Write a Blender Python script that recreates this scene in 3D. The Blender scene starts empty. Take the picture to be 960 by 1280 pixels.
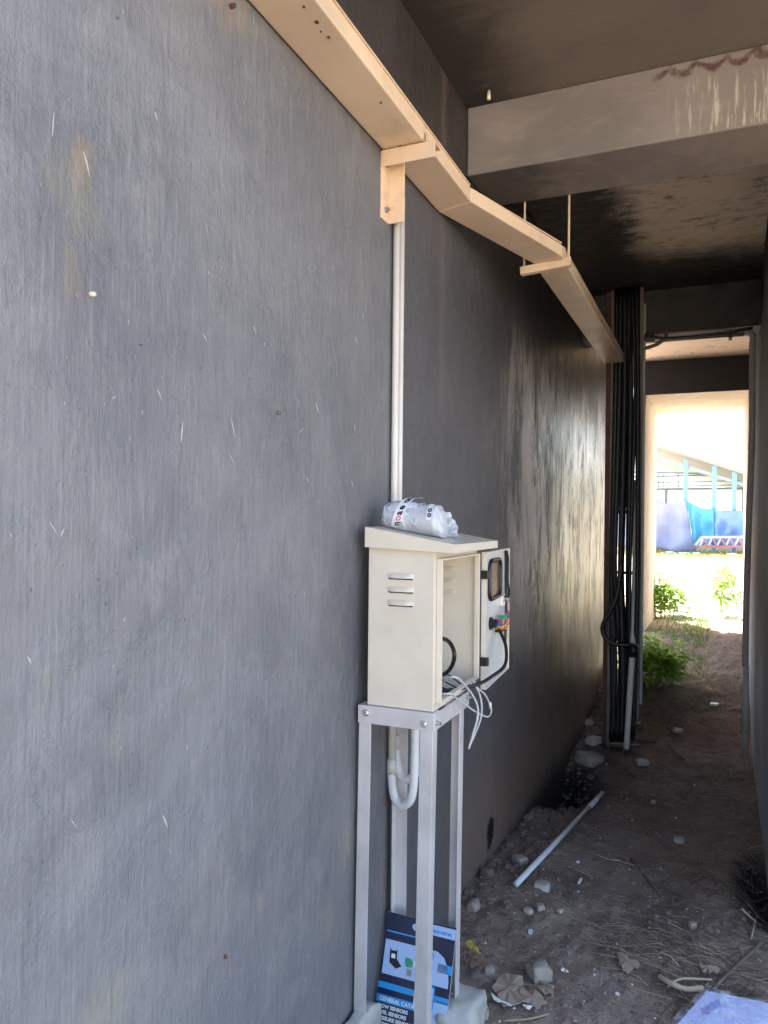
import bpy, bmesh, math, random
from mathutils import Vector, Matrix, noise, Euler
from math import radians, sin, cos, pi
random.seed(7)
sc = bpy.context.scene
col = sc.collection

# ------------------------------------------------------------------ camera
EYE = Vector((0, 0, 1.5))
PSI, PIT, ROL = radians(23.6), radians(0.353), 0.010
F = Vector((-sin(PSI)*cos(PIT), cos(PSI)*cos(PIT), sin(PIT)))
R0 = Vector((cos(PSI), sin(PSI), 0))
U0 = R0.cross(F)
R = R0*cos(ROL) + U0*sin(ROL)
U = U0*cos(ROL) - R0*sin(ROL)
cam_d = bpy.data.cameras.new("camera")
cam = bpy.data.objects.new("camera", cam_d); col.objects.link(cam)
cam.matrix_world = Matrix(((R.x, U.x, -F.x, EYE.x), (R.y, U.y, -F.y, EYE.y), (R.z, U.z, -F.z, EYE.z), (0, 0, 0, 1)))
cam_d.sensor_fit = 'VERTICAL'; cam_d.sensor_height = 36; cam_d.lens = 950/1280*36
cam_d.clip_start = 0.02; cam_d.clip_end = 2000
sc.camera = cam

# ------------------------------------------------------------------ light
SUN_EL, SUN_AZ = radians(60), radians(-32)        # azimuth from +Y towards +X
w = bpy.data.worlds.new("World"); sc.world = w; w.use_nodes = True
nt = w.node_tree; nt.nodes.clear()
sky = nt.nodes.new('ShaderNodeTexSky'); sky.sky_type = 'NISHITA'; sky.sun_disc = False
sky.sun_elevation = SUN_EL; sky.sun_rotation = SUN_AZ; sky.dust_density = 2.5
bg = nt.nodes.new('ShaderNodeBackground'); bg.inputs[1].default_value = 0.15
wo = nt.nodes.new('ShaderNodeOutputWorld')
nt.links.new(sky.outputs[0], bg.inputs[0]); nt.links.new(bg.outputs[0], wo.inputs[0])
sd = bpy.data.lights.new("sun", 'SUN'); sd.energy = 4.5; sd.angle = radians(0.5); sd.color = (1.0, 0.95, 0.88)
so = bpy.data.objects.new("sun", sd); col.objects.link(so)
tosun = Vector((sin(SUN_AZ)*cos(SUN_EL), cos(SUN_AZ)*cos(SUN_EL), sin(SUN_EL)))
so.rotation_euler = (-tosun).to_track_quat('-Z', 'Y').to_euler(); so.location = (0, 0, 8)
sc.view_settings.view_transform = 'Standard'; sc.view_settings.look = 'None'
sc.view_settings.exposure = 2.45; sc.view_settings.gamma = 1.0
sc.cycles.use_denoising = True
sc.cycles.max_bounces = 10; sc.cycles.diffuse_bounces = 6; sc.cycles.glossy_bounces = 3
sc.cycles.transparent_max_bounces = 12

# ------------------------------------------------------------------ measuring
def ray(px, py):
    return F + R*((px-480)/950) + U*((640-py)/950)
def atX(px, py, x): d = ray(px, py); return EYE + d*(x/d.x)
def atY(px, py, y): d = ray(px, py); return EYE + d*(y/d.y)
def atZ(px, py, z): d = ray(px, py); return EYE + d*((z-1.5)/d.z)

def lerp_table(t, v):
    if v <= t[0][0]: return t[0][1]
    for (a, b), (c, d) in zip(t, t[1:]):
        if v <= c:
            s = (v-a)/(c-a); s = s*s*(3-2*s); return b + (d-b)*s
    return t[-1][1]
PROF = [(-3, .12), (1.5, .13), (2.6, .11), (3.4, .05), (4.3, .0), (5.3, .0), (7.3, .44), (9.5, .42), (18, .42), (26, .40), (60, .3), (400, 0)]
def bump2(x, y, cx, cy, rx, ry): return math.exp(-(((x-cx)/rx)**2 + ((y-cy)/ry)**2))
def gz(x, y):
    z = lerp_table(PROF, y)
    inn = 1 if (-.9 < x < .5 and 0.4 < y < 9.5) else .0
    if -1.4 < x < .8 and 0 < y < 10:
        z += .035*bump2(x, y, -.72, 2.9, .22, 1.1)
        z -= .22*bump2(x, y, -.80, 4.35, .16, .34)
        z += .05*bump2(x, y, -.70, 5.3, .15, .5)
        z += .045*bump2(x, y, .02, 3.1, .2, .3)
        z -= .09*bump2(x, y, .17, 3.25, .06, .25)
        z += .026*noise.noise(Vector((x*3, y*3, 0))) + .012*noise.noise(Vector((x*11, y*11, 3))) + .007*noise.noise(Vector((x*29, y*29, 7)))
        z += .011*abs(noise.noise(Vector((x*60, y*60, 9))))
    elif y < 40:
        z += .03*noise.noise(Vector((x*.8, y*.8, 0)))
    return z
def onG(px, py, lift=0.0):
    d = ray(px, py); t = .5
    while t < 60:
        p = EYE + d*t
        if p.z < gz(p.x, p.y) + lift: break
        t += .01 if t < 12 else .05
    p = EYE + d*t
    return Vector((p.x, p.y, gz(p.x, p.y) + lift))

# ------------------------------------------------------------------ mesh builder
class MB:
    def __init__(s): s.v = []; s.f = []; s.m = []; s.cur = 0
    def add(s, vs, fs):
        n = len(s.v); s.v += [tuple(v) for v in vs]; s.f += [tuple(i+n for i in f) for f in fs]; s.m += [s.cur]*len(fs); return s
    def box(s, a, b, rot=None, piv=None):
        x0, y0, z0 = [min(a[i], b[i]) for i in range(3)]; x1, y1, z1 = [max(a[i], b[i]) for i in range(3)]
        vs = [Vector(p) for p in ((x0,y0,z0),(x1,y0,z0),(x1,y1,z0),(x0,y1,z0),(x0,y0,z1),(x1,y0,z1),(x1,y1,z1),(x0,y1,z1))]
        if rot is not None:
            c = Vector(piv) if piv is not None else Vector(((x0+x1)/2, (y0+y1)/2, (z0+z1)/2))
            m = Euler(rot).to_matrix(); vs = [m @ (v-c) + c for v in vs]
        return s.add(vs, [(0,3,2,1),(4,5,6,7),(0,1,5,4),(1,2,6,5),(2,3,7,6),(3,0,4,7)])
    def hexa(s, b4, t4):
        return s.add(list(b4)+list(t4), [(0,3,2,1),(4,5,6,7),(0,1,5,4),(1,2,6,5),(2,3,7,6),(3,0,4,7)])
    def beam(s, p, q, wd, hd, up=(0,0,1)):
        p = Vector(p); q = Vector(q); d = (q-p).normalized(); a = d.cross(Vector(up)).normalized(); b = a.cross(d)
        c = [(-1,-1),(1,-1),(1,1),(-1,1)]
        return s.hexa([p+a*(wd/2*i)+b*(hd/2*j) for i, j in c], [q+a*(wd/2*i)+b*(hd/2*j) for i, j in c])
    def tube(s, pts, r, seg=8, cap=True):
        pts = [Vector(p) for p in pts]; n = len(pts); rs = r if isinstance(r, (list, tuple)) else [r]*n
        d0 = (pts[1]-pts[0]).normalized(); a = d0.orthogonal().normalized(); vs = []
        for i in range(n):
            d = (pts[min(i+1, n-1)]-pts[max(i-1, 0)]).normalized()
            a = (a - d*a.dot(d)).normalized(); b = d.cross(a)
            for k in range(seg):
                t = 2*pi*k/seg; vs.append(pts[i] + (a*cos(t)+b*sin(t))*rs[i])
        fs = [(i*seg+k, i*seg+(k+1)%seg, (i+1)*seg+(k+1)%seg, (i+1)*seg+k) for i in range(n-1) for k in range(seg)]
        if cap: fs += [tuple(range(seg))[::-1], tuple((n-1)*seg+k for k in range(seg))]
        return s.add(vs, fs)
    def disc(s, c, nrm, r, h, seg=12):
        c = Vector(c); nrm = Vector(nrm).normalized(); return s.tube([c, c+nrm*h], r, seg)
    def prism(s, poly, ext):
        n = len(poly); ext = Vector(ext); a = [Vector(p) for p in poly]
        return s.add(a + [p+ext for p in a], [tuple(range(n))[::-1], tuple(range(n, 2*n))] + [(i, (i+1)%n, n+(i+1)%n, n+i) for i in range(n)])
    def build(s, name, mat, parent=None, smooth=False, bevel=0, fix=True):
        me = bpy.data.meshes.new(name); me.from_pydata(s.v, [], s.f)
        mats = mat if isinstance(mat, (list, tuple)) else [mat]
        for m in mats: me.materials.append(m)
        if len(mats) > 1:
            for p, i in zip(me.polygons, s.m): p.material_index = i
        if fix:
            bm = bmesh.new(); bm.from_mesh(me); bmesh.ops.recalc_face_normals(bm, faces=bm.faces); bm.to_mesh(me); bm.free()
        if smooth:
            for p in me.polygons: p.use_smooth = True
        o = bpy.data.objects.new(name, me); col.objects.link(o)
        if parent: o.parent = parent
        if bevel:
            b = o.modifiers.new('bevel', 'BEVEL'); b.width = bevel; b.segments = 2; b.limit_method = 'ANGLE'
        return o
def spline(pts, n=8):
    pts = [Vector(p) for p in pts]; out = []
    P = [pts[0]*2-pts[1]] + pts + [pts[-1]*2-pts[-2]]
    for i in range(1, len(P)-2):
        for k in range(n):
            t = k/n; a, b, c, d = P[i-1], P[i], P[i+1], P[i+2]
            out.append(.5*((2*b)+(c-a)*t+(2*a-5*b+4*c-d)*t*t+(3*b-a-3*c+d)*t**3))
    return out + [pts[-1]]
def cable(pts, r, mt, name, par=None, seg=8, n=8): q = MB(); q.tube(spline(pts, n), r, seg); return q.build(name, mt, par, True)
def tag(o, label=None, cat=None, group=None, kind=None):
    if label: o['label'] = label
    if cat: o['category'] = cat
    if group: o['group'] = group
    if kind: o['kind'] = kind
    return o
def empty(name, loc, label, cat, group=None):
    o = bpy.data.objects.new(name, None); col.objects.link(o); o.empty_display_size = .05
    tag(o, label, cat, group); return o      # origin kept at world zero so parts use world coordinates

# ------------------------------------------------------------------ materials
class M:
    def __init__(s, name):
        s.mat = bpy.data.materials.new(name); s.mat.use_nodes = True; s.nt = s.mat.node_tree
        s.b = s.nt.nodes['Principled BSDF']; tc = s.nt.nodes.new('ShaderNodeTexCoord'); s.co = tc.outputs['Object']
        sp = s.nt.nodes.new('ShaderNodeSeparateXYZ'); s.nt.links.new(s.co, sp.inputs[0]); s.x, s.y, s.z = sp.outputs
    def set(s, sock, v):
        if hasattr(v, 'is_output') or isinstance(v, bpy.types.NodeSocket): s.nt.links.new(v, sock)
        else:
            if sock.type == 'RGBA' and len(v) == 3: v = (*v, 1)
            sock.default_value = v
    def math(s, op, a, b=0.0, clamp=False):
        n = s.nt.nodes.new('ShaderNodeMath'); n.operation = op; n.use_clamp = clamp; s.set(n.inputs[0], a); s.set(n.inputs[1], b); return n.outputs[0]
    def mul(s, a, b): return s.math('MULTIPLY', a, b)
    def addm(s, a, b): return s.math('ADD', a, b)
    def mix(s, f, a, b, mode='MIX'):
        n = s.nt.nodes.new('ShaderNodeMix'); n.data_type = 'RGBA'; n.blend_type = mode
        s.set(n.inputs[0], f); s.set(n.inputs[6], a); s.set(n.inputs[7], b); return n.outputs[2]
    def rng(s, v, a, b, c=0.0, d=1.0):
        n = s.nt.nodes.new('ShaderNodeMapRange'); n.interpolation_type = 'SMOOTHSTEP'
        s.set(n.inputs[0], v); n.inputs[1].default_value = a; n.inputs[2].default_value = b; n.inputs[3].default_value = c; n.inputs[4].default_value = d
        return n.outputs[0]
    def scl(s, v=(1,1,1), loc=(0,0,0)):
        n = s.nt.nodes.new('ShaderNodeMapping'); s.nt.links.new(s.co, n.inputs[0]); n.inputs[3].default_value = v; n.inputs[1].default_value = loc; return n.outputs[0]
    def noise(s, scale, detail=4, rough=.55, vec=None, dist=0.0):
        n = s.nt.nodes.new('ShaderNodeTexNoise'); n.inputs['Scale'].default_value = scale; n.inputs['Detail'].default_value = detail
        n.inputs['Roughness'].default_value = rough; n.inputs['Distortion'].default_value = dist
        s.nt.links.new(vec if vec else s.co, n.inputs['Vector']); return n.outputs[0]
    def voro(s, scale, vec=None, feat='F1'):
        n = s.nt.nodes.new('ShaderNodeTexVoronoi'); n.feature = feat; n.inputs['Scale'].default_value = scale
        s.nt.links.new(vec if vec else s.co, n.inputs['Vector']); return n.outputs['Distance']
    def blob(s, c, r, soft=.5, nz=None, amp=.6):
        a = s.nt.nodes.new('ShaderNodeVectorMath'); a.operation = 'SUBTRACT'; s.nt.links.new(s.co, a.inputs[0]); a.inputs[1].default_value = c
        b = s.nt.nodes.new('ShaderNodeVectorMath'); b.operation = 'DIVIDE'; s.nt.links.new(a.outputs[0], b.inputs[0]); b.inputs[1].default_value = r
        l = s.nt.nodes.new('ShaderNodeVectorMath'); l.operation = 'LENGTH'; s.nt.links.new(b.outputs[0], l.inputs[0]); v = l.outputs['Value']
        if nz is not None: v = s.addm(v, s.mul(s.addm(nz, -.5), amp))
        return s.rng(v, 1.0, 1.0-soft)
    def bump(s, h, strength=.3, dist=.01, nrm=None):
        n = s.nt.nodes.new('ShaderNodeBump'); n.inputs['Strength'].default_value = strength; n.inputs['Distance'].default_value = dist
        s.nt.links.new(h, n.inputs['Height'])
        if nrm: s.nt.links.new(nrm, n.inputs['Normal'])
        return n.outputs[0]
    def out(s, color=None, rough=.6, metal=0.0, normal=None, **kw):
        if color is not None: s.set(s.b.inputs['Base Color'], color)
        s.set(s.b.inputs['Roughness'], rough); s.set(s.b.inputs['Metallic'], metal)
        if normal: s.nt.links.new(normal, s.b.inputs['Normal'])
        for k, v in kw.items(): s.set(s.b.inputs[k.replace('_', ' ')], v)
        return s.mat
def simple(name, c, rough=.5, metal=0.0, var=.12, nscale=20, bumps=.1, bd=.002, dirt=None, **kw):
    m = M(name); n = m.noise(nscale, 5); n2 = m.noise(nscale*.23, 4)
    f = m.rng(n2, .3, .7, 1-var, 1+var*.6)
    cc = m.mix(1.0, c, (1, 1, 1), 'MULTIPLY')
    mm = m.nt.nodes.new('ShaderNodeVectorMath'); mm.operation = 'SCALE'; m.nt.links.new(cc, mm.inputs[0]); m.nt.links.new(f, mm.inputs['Scale'])
    cc = mm.outputs[0]
    if dirt: cc = m.mix(m.mul(m.rng(m.noise(nscale*.5, 6, .7), .52, .75), dirt[1]), cc, dirt[0])
    return m.out(cc, m.rng(n, .2, .8, max(0, rough-.08), min(1, rough+.08)), metal, m.bump(n, bumps, bd), **kw)

# --- big painted wall
def wall_mat():
    m = M('smoke_grey_wall_paint')
    streak = m.noise(1, 5, .6, m.scl((1, 125, 7)))
    streak2 = m.noise(1, 3, .5, m.scl((1, 240, 14)))
    big = m.noise(1.3, 5, .6, dist=.6); mid = m.noise(4.2, 6, .62, dist=.25); fine = m.noise(38, 5, .65)
    c = m.mix(m.rng(big, .35, .65), (.132, .135, .148), (.205, .203, .208))
    cl = m.noise(.9, 6, .7, m.scl((1, 1, 1.3), (0, 3, 5)), .8); c = m.mix(m.mul(m.rng(cl, .50, .66), .5), c, (.25, .255, .272))
    sm = m.noise(2.6, 9, .78, m.scl((1, 1.5, 1.0), (0, 7, 1)), .15); c = m.mix(m.mul(m.rng(sm, .52, .68), .4), c, (.30, .29, .285))
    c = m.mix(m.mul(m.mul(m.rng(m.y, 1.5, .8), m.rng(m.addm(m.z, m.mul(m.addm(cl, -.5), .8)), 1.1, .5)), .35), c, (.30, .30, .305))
    streak_f = m.mul(m.rng(streak, .5, .78), m.rng(sm, .35, .6, .2, .55)); c = m.mix(streak_f, c, (.28, .28, .295)); c = m.mix(m.mul(m.rng(streak, .48, .28), .3), c, (.09, .092, .105))
    c = m.mix(m.mul(m.rng(streak2, .58, .8), .22), c, (.34, .34, .35))
    c = m.mix(m.mul(m.rng(mid, .54, .72), .30), c, (.26, .255, .262))
    c = m.mix(m.mul(m.rng(mid, .46, .30), .35), c, (.115, .12, .14))
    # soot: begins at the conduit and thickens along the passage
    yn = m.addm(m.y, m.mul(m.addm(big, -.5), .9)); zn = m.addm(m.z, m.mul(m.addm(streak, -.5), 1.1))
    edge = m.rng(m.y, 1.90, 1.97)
    c = m.mix(m.mul(m.rng(m.addm(m.y, m.mul(m.addm(cl, -.5), .5)), .9, 1.9), .34), c, (.085, .083, .086))  # not soot: light falloff painted in, darkening the near wall towards the conduit
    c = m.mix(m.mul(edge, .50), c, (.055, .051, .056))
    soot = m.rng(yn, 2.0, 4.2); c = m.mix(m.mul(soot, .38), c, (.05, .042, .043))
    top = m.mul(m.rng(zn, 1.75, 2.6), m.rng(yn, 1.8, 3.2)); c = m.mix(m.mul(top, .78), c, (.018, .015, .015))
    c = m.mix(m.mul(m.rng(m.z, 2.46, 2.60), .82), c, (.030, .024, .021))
    # pale streaked wear further along
    wm = m.mul(m.rng(yn, 2.9, 3.9), m.rng(zn, 2.4, 2.05))
    wn = m.noise(3.0, 8, .78, m.scl((1, 1.6, .55), (0, 2, 9)), .6)
    wm = m.mul(wm, m.rng(m.addm(m.mul(streak, .35), m.mul(wn, .75)), .485, .57))
    wm = m.mul(wm, m.rng(m.z, .75, 1.3))
    c = m.mix(m.mul(wm, .95), c, (.80, .70, .66))
    cr = m.mul(m.rng(yn, 3.9, 5.2), m.mul(m.rng(zn, 1.9, 1.45), m.rng(m.z, .45, 1.0)))
    c = m.mix(m.mul(cr, m.rng(m.addm(m.mul(streak, .5), m.mul(wn, .6)), .45, .62)), c, (.92, .64, .38))
    # dirty splash band at the foot
    ft = m.mul(m.rng(m.addm(m.z, m.mul(m.addm(mid, -.5), .7)), .85, .25), m.rng(m.y, 2.2, 2.9))
    c = m.mix(m.mul(ft, .85), c, (.19, .13, .10))
    c = m.mix(m.mul(m.rng(m.addm(m.z, m.mul(m.addm(mid, -.5), .2)), .16, .02), .8), c, (.02, .017, .016))
    # damp crack stain
    s = m.rng(m.math('ABSOLUTE', m.addm(m.addm(m.y, m.mul(m.addm(big, -.5), .12)), -4.33)), .04, .0)
    c = m.mix(m.mul(m.mul(s, m.rng(m.z, 1.25, 1.6)), .9), c, (.006, .006, .006))
    s = m.rng(m.math('ABSOLUTE', m.addm(m.y, -2.36)), .05, .0)
    c = m.mix(m.mul(m.mul(s, m.rng(m.z, 1.5, 2.0)), .22), c, (.22, .17, .15))
    # rust and ochre stains
    for px, py, ry, rz, cc, st in ((104, 202, .022, .035, (.36, .22, .11), .55), (92, 245, .050, .060, (.25, .225, .14), .5), (90, 345, .02, .06, (.30, .20, .10), .35), (125, 1265, .07, .05, (.34, .31, .20), .45),
                                   (325, 1130, .02, .03, (.38, .30, .14), .5), (146, 925, .03, .05, (.30, .28, .21), .35), (262, 1125, .10, .10, (.28, .265, .22), .3), (60, 850, .02, .03, (.32, .31, .24), .35),
                                   (433, 1060, .05, .06, (.30, .26, .15), .4), (410, 1155, .05, .05, (.30, .26, .14), .4), (285, 8, .07, .06, (.28, .20, .12), .5), (505, 700, .10, .1, (.2, .19, .18), .3)):
        p = atX(px, py, -.83)
        c = m.mix(m.mul(m.blob((-.83, p.y, p.z), (1, ry*1.4, rz*1.4), .9, m.noise(9, 7, .78), 2.6), m.mul(m.rng(streak, .3, .6, .45, 1), st*.8)), c, cc)
    # broken off patch
    p = atX(613, 1040, -.83); c = m.mix(m.blob((-.83, p.y, p.z), (1, .06, .07), .12, m.noise(26, 7, .85, m.scl((1, 1, .5))), 3.2), c, (.004, .004, .004))
    # scrub of white specks
    c = m.mix(m.mul(m.rng(m.voro(26, m.scl((1, 1.2, .5))), .045, .02), .5), c, (.55, .55, .55))
    ck = m.noise(2.1, 7, .62, m.scl((1, 1, 1), (0, 1, 4))); crack = m.mul(m.rng(m.math('ABSOLUTE', m.addm(ck, -.5)), .0030, .0008), m.rng(cl, .46, .54))
    c = m.mix(m.mul(crack, .10), c, (.07, .07, .075))
    pits = m.mul(m.rng(m.voro(34), .10, .04), m.rng(m.noise(7, 3), .5, .6)); c = m.mix(m.mul(pits, .5), c, (.07, .07, .08))
    h = m.addm(m.addm(m.mul(streak, .38), m.mul(streak2, .15)), m.addm(m.addm(m.mul(sm, 2.6), m.mul(m.noise(1.7, 3, .5), 2.5)), m.mul(fine, .2)))
    h = m.addm(h, m.mul(m.rng(m.noise(9, 6, .7, m.scl((1, 1.4, .8)), .3), .45, .65), .55))
    return m.out(c, m.addm(m.rng(sm, .3, .7, .40, .60), m.mul(m.rng(yn, 2.6, 4.4), -.10)), 0, m.bump(m.addm(h, m.mul(m.addm(m.mul(crack, .3), pits), -.6)), .6, .0055), Specular_IOR_Level=.5, Coat_Weight=m.mul(m.rng(m.addm(m.mul(streak, .35), m.mul(wn, .75)), .48, .60, .06, .75), m.mul(m.rng(yn, 2.8, 3.9), m.mul(m.rng(m.z, 2.35, 1.9), m.rng(m.addm(m.z, m.mul(m.addm(streak, -.5), .6)), .7, 1.25, .15, 1.0)))), Coat_Roughness=.30)
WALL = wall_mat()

def side_wall_mat():
    m = M('sooty_side_wall_paint')
    streak = m.noise(1, 5, .6, m.scl((1, 60, 1.8))); mid = m.noise(6, 6, .6, dist=.8); big = m.noise(1.5, 4)
    c = m.mix(m.rng(big, .3, .7), (.28, .28, .30), (.42, .42, .44))
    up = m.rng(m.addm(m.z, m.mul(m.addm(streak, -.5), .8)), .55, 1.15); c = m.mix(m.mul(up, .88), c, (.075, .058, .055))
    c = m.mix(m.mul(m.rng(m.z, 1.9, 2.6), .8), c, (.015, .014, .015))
    g = m.mul(m.rng(m.y, 5.0, 6.4), m.mul(m.rng(m.z, .5, .8), m.rng(m.z, 1.7, 1.2))); c = m.mix(m.mul(m.mul(g, m.rng(streak, .35, .65)), .8), c, (.34, .25, .19))
    c = m.mix(m.mul(m.rng(streak, .55, .8), .3), c, (.32, .32, .33))
    h = m.addm(m.mul(streak, .5), m.mul(mid, 1.5))
    return m.out(c, .85, 0, m.bump(h, .6, .006), Specular_IOR_Level=.15)
SIDEW = side_wall_mat()

def ceil_mat():
    m = M('smoked_ceiling_plaster')
    n = m.noise(4, 8, .74, m.scl((1, 1.7, 1)), .5); big = m.noise(1.6, 4); f = m.noise(16, 6, .75, m.scl((1, 2.4, 1)))
    c = m.mix(m.rng(big, .3, .7), (.12, .095, .078), (.17, .135, .11))
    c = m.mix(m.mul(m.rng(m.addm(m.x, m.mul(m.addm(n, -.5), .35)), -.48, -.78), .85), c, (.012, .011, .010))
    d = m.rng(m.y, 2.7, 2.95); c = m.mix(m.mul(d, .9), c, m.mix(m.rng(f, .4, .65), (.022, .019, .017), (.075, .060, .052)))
    pt = m.mul(m.mul(m.rng(m.addm(m.y, m.mul(m.addm(n, -.5), .8)), 4.7, 4.25), m.rng(m.y, 2.8, 3.3)), m.rng(m.addm(m.x, m.mul(m.addm(n, -.5), .5)), -.50, -.28))
    pt = m.mul(pt, m.rng(m.addm(m.mul(n, .5), m.mul(f, .5)), .36, .50, .10, 1.0))
    c = m.mix(pt, c, (.86, .68, .54))
    c = m.mix(m.mul(m.rng(m.y, 5.2, 5.5), m.rng(m.addm(m.y, m.mul(m.addm(big, -.5), .3)), 7.55, 7.15)), c, m.mix(m.rng(m.noise(11, 6, .7), .58, .66), (.86, .68, .57), (.35, .24, .19)))
    return m.out(c, .8, 0, m.bump(m.addm(n, m.mul(f, .5)), .5, .008))
CEIL = ceil_mat()

def beam_mat():
    m = M('grey_painted_concrete_beam')
    n = m.noise(5, 6, .65, m.scl((1, 1, 2.5)), .6); big = m.noise(1.8, 4); v = m.noise(1, 6, .7, m.scl((75, 75, 5.5)))
    c = m.mix(m.rng(big, .3, .7), (.175, .15, .14), (.25, .215, .20))
    c = m.mix(m.mul(m.rng(n, .5, .75), .4), c, (.34, .295, .27))
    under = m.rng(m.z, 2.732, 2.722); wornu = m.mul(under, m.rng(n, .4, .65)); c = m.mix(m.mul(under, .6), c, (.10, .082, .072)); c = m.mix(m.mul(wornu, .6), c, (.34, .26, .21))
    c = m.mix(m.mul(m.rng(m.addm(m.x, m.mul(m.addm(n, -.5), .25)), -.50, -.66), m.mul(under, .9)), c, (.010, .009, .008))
    # lime drips and brown seep on the right end
    dr = m.mul(m.rng(m.x, -.17, -.05), m.mul(m.rng(v, .50, .60), m.mul(m.rng(m.z, 2.93, 2.86), m.rng(m.z, 2.728, 2.74))))
    c = m.mix(m.mul(m.rng(m.x, -.2, .15), .4), c, (.17, .13, .095))
    c = m.mix(m.mul(dr, .55), c, (.62, .55, .45))
    wav = m.math('SINE', m.addm(m.mul(m.x, 36), m.mul(m.noise(9, 4), 5))); lvl = m.addm(m.addm(m.z, m.mul(m.math('ABSOLUTE', wav), .028)), m.mul(m.addm(m.noise(28, 5, .7), -.5), .03))
    rr = m.mul(m.rng(m.x, -.21, -.17), m.rng(m.math('ABSOLUTE', m.addm(lvl, -2.962)), .020, .004))
    c = m.mix(m.mul(rr, m.rng(m.noise(22, 5, .7), .35, .6, .15, .9)), c, (.065, .024, .018))
    return m.out(c, .7, 0, m.bump(m.addm(n, m.mul(m.noise(30, 4), .3)), .45, .006))
BEAM = beam_mat()
def sooty(name, c0, c1, sc_=5):
    m = M(name); n = m.noise(sc_, 6, .65); return m.out(m.mix(m.rng(n, .35, .7), c0, c1), .8, 0, m.bump(n, .4, .008))
HEADER = sooty('dark_header_paint', (.05, .044, .04), (.085, .075, .068))
def end_mat():
    m = M('limewashed_end_wall'); n = m.noise(4, 6, .65, dist=.5); s = m.noise(1, 5, .6, m.scl((30, 30, 2)))
    c = m.mix(m.rng(n, .35, .7), (.62, .52, .42), (.76, .68, .58))
    c = m.mix(m.mul(m.rng(s, .5, .8), .4), c, (.82, .80, .74))
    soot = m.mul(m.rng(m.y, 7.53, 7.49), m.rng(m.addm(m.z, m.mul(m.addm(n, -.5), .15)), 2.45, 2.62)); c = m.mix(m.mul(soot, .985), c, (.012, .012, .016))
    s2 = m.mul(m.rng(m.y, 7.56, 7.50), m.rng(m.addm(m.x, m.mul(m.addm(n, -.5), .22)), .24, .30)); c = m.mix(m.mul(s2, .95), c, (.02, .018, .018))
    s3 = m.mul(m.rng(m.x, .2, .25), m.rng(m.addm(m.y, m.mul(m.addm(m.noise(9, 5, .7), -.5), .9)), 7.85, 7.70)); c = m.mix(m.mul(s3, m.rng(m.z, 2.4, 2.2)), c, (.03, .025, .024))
    return m.out(c, .85, 0, m.bump(m.addm(n, m.mul(s, .4)), .4, .01))
ENDW = end_mat()

def soil_mat():
    m = M('ash_strewn_soil')
    n = m.noise(3, 7, .65); f = m.noise(45, 6, .7); g = m.noise(14, 6, .7)
    c = m.mix(m.rng(n, .35, .65), (.175, .118, .086), (.33, .245, .185))
    c = m.mix(m.mul(m.rng(g, .5, .7), .5), c, (.33, .255, .21))
    c = m.mix(m.mul(m.rng(f, .60, .70), .5), c, (.36, .30, .25)); c = m.mix(m.mul(m.rng(f, .44, .34), .6), c, (.05, .036, .032)); c = m.mix(m.mul(m.rng(m.noise(110, 3), .60, .68), .5), c, (.40, .34, .29))
    c = m.mix(m.mul(m.rng(m.y, 6.0, 7.0), .6), c, (.34, .27, .21))
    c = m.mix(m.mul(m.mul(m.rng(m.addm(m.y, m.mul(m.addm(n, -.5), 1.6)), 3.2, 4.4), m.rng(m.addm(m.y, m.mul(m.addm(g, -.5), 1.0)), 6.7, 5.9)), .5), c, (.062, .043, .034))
    c = m.mix(m.mul(m.rng(m.voro(40, feat='F1'), .16, .05), m.mul(m.rng(g, .52, .6), .8)), c, (.55, .52, .48))
    # burnt corner beside the right wall and the hole by the left wall
    c = m.mix(m.blob((.16, 3.3, .08), (.13, .55, 1), .6, g, .8), c, (.008, .007, .007))
    c = m.mix(m.blob((-.80, 4.35, 0), (.26, .6, 1), .6, g, .8), c, (.006, .006, .006))
    c = m.mix(m.blob((-.58, 5.2, 0), (.2, .3, 1), .7, g, .8), c, (.012, .01, .01))
    # dry pale sand in the open
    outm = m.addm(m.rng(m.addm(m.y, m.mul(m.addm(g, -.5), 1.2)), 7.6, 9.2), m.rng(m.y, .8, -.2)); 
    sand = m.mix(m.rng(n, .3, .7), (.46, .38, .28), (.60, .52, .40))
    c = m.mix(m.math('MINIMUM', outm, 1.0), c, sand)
    gr = m.mul(m.rng(m.y, 23, 25.5), m.rng(m.noise(.9, 5, .7), .42, .55)); c = m.mix(m.mul(gr, .75), c, (.30, .32, .17))
    gr = m.mul(m.mul(m.rng(m.y, 5.6, 6.6), m.rng(m.y, 8.2, 7.6)), m.mul(m.rng(m.x, .0, -.4), m.rng(g, .45, .6))); c = m.mix(m.mul(gr, .7), c, (.10, .15, .045))
    h = m.addm(m.mul(g, 1.0), m.addm(m.mul(f, .6), m.mul(m.noise(120, 3), .25)))
    return m.out(c, .95, 0, m.bump(h, 1.0, .022))
SOIL = soil_mat()

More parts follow.
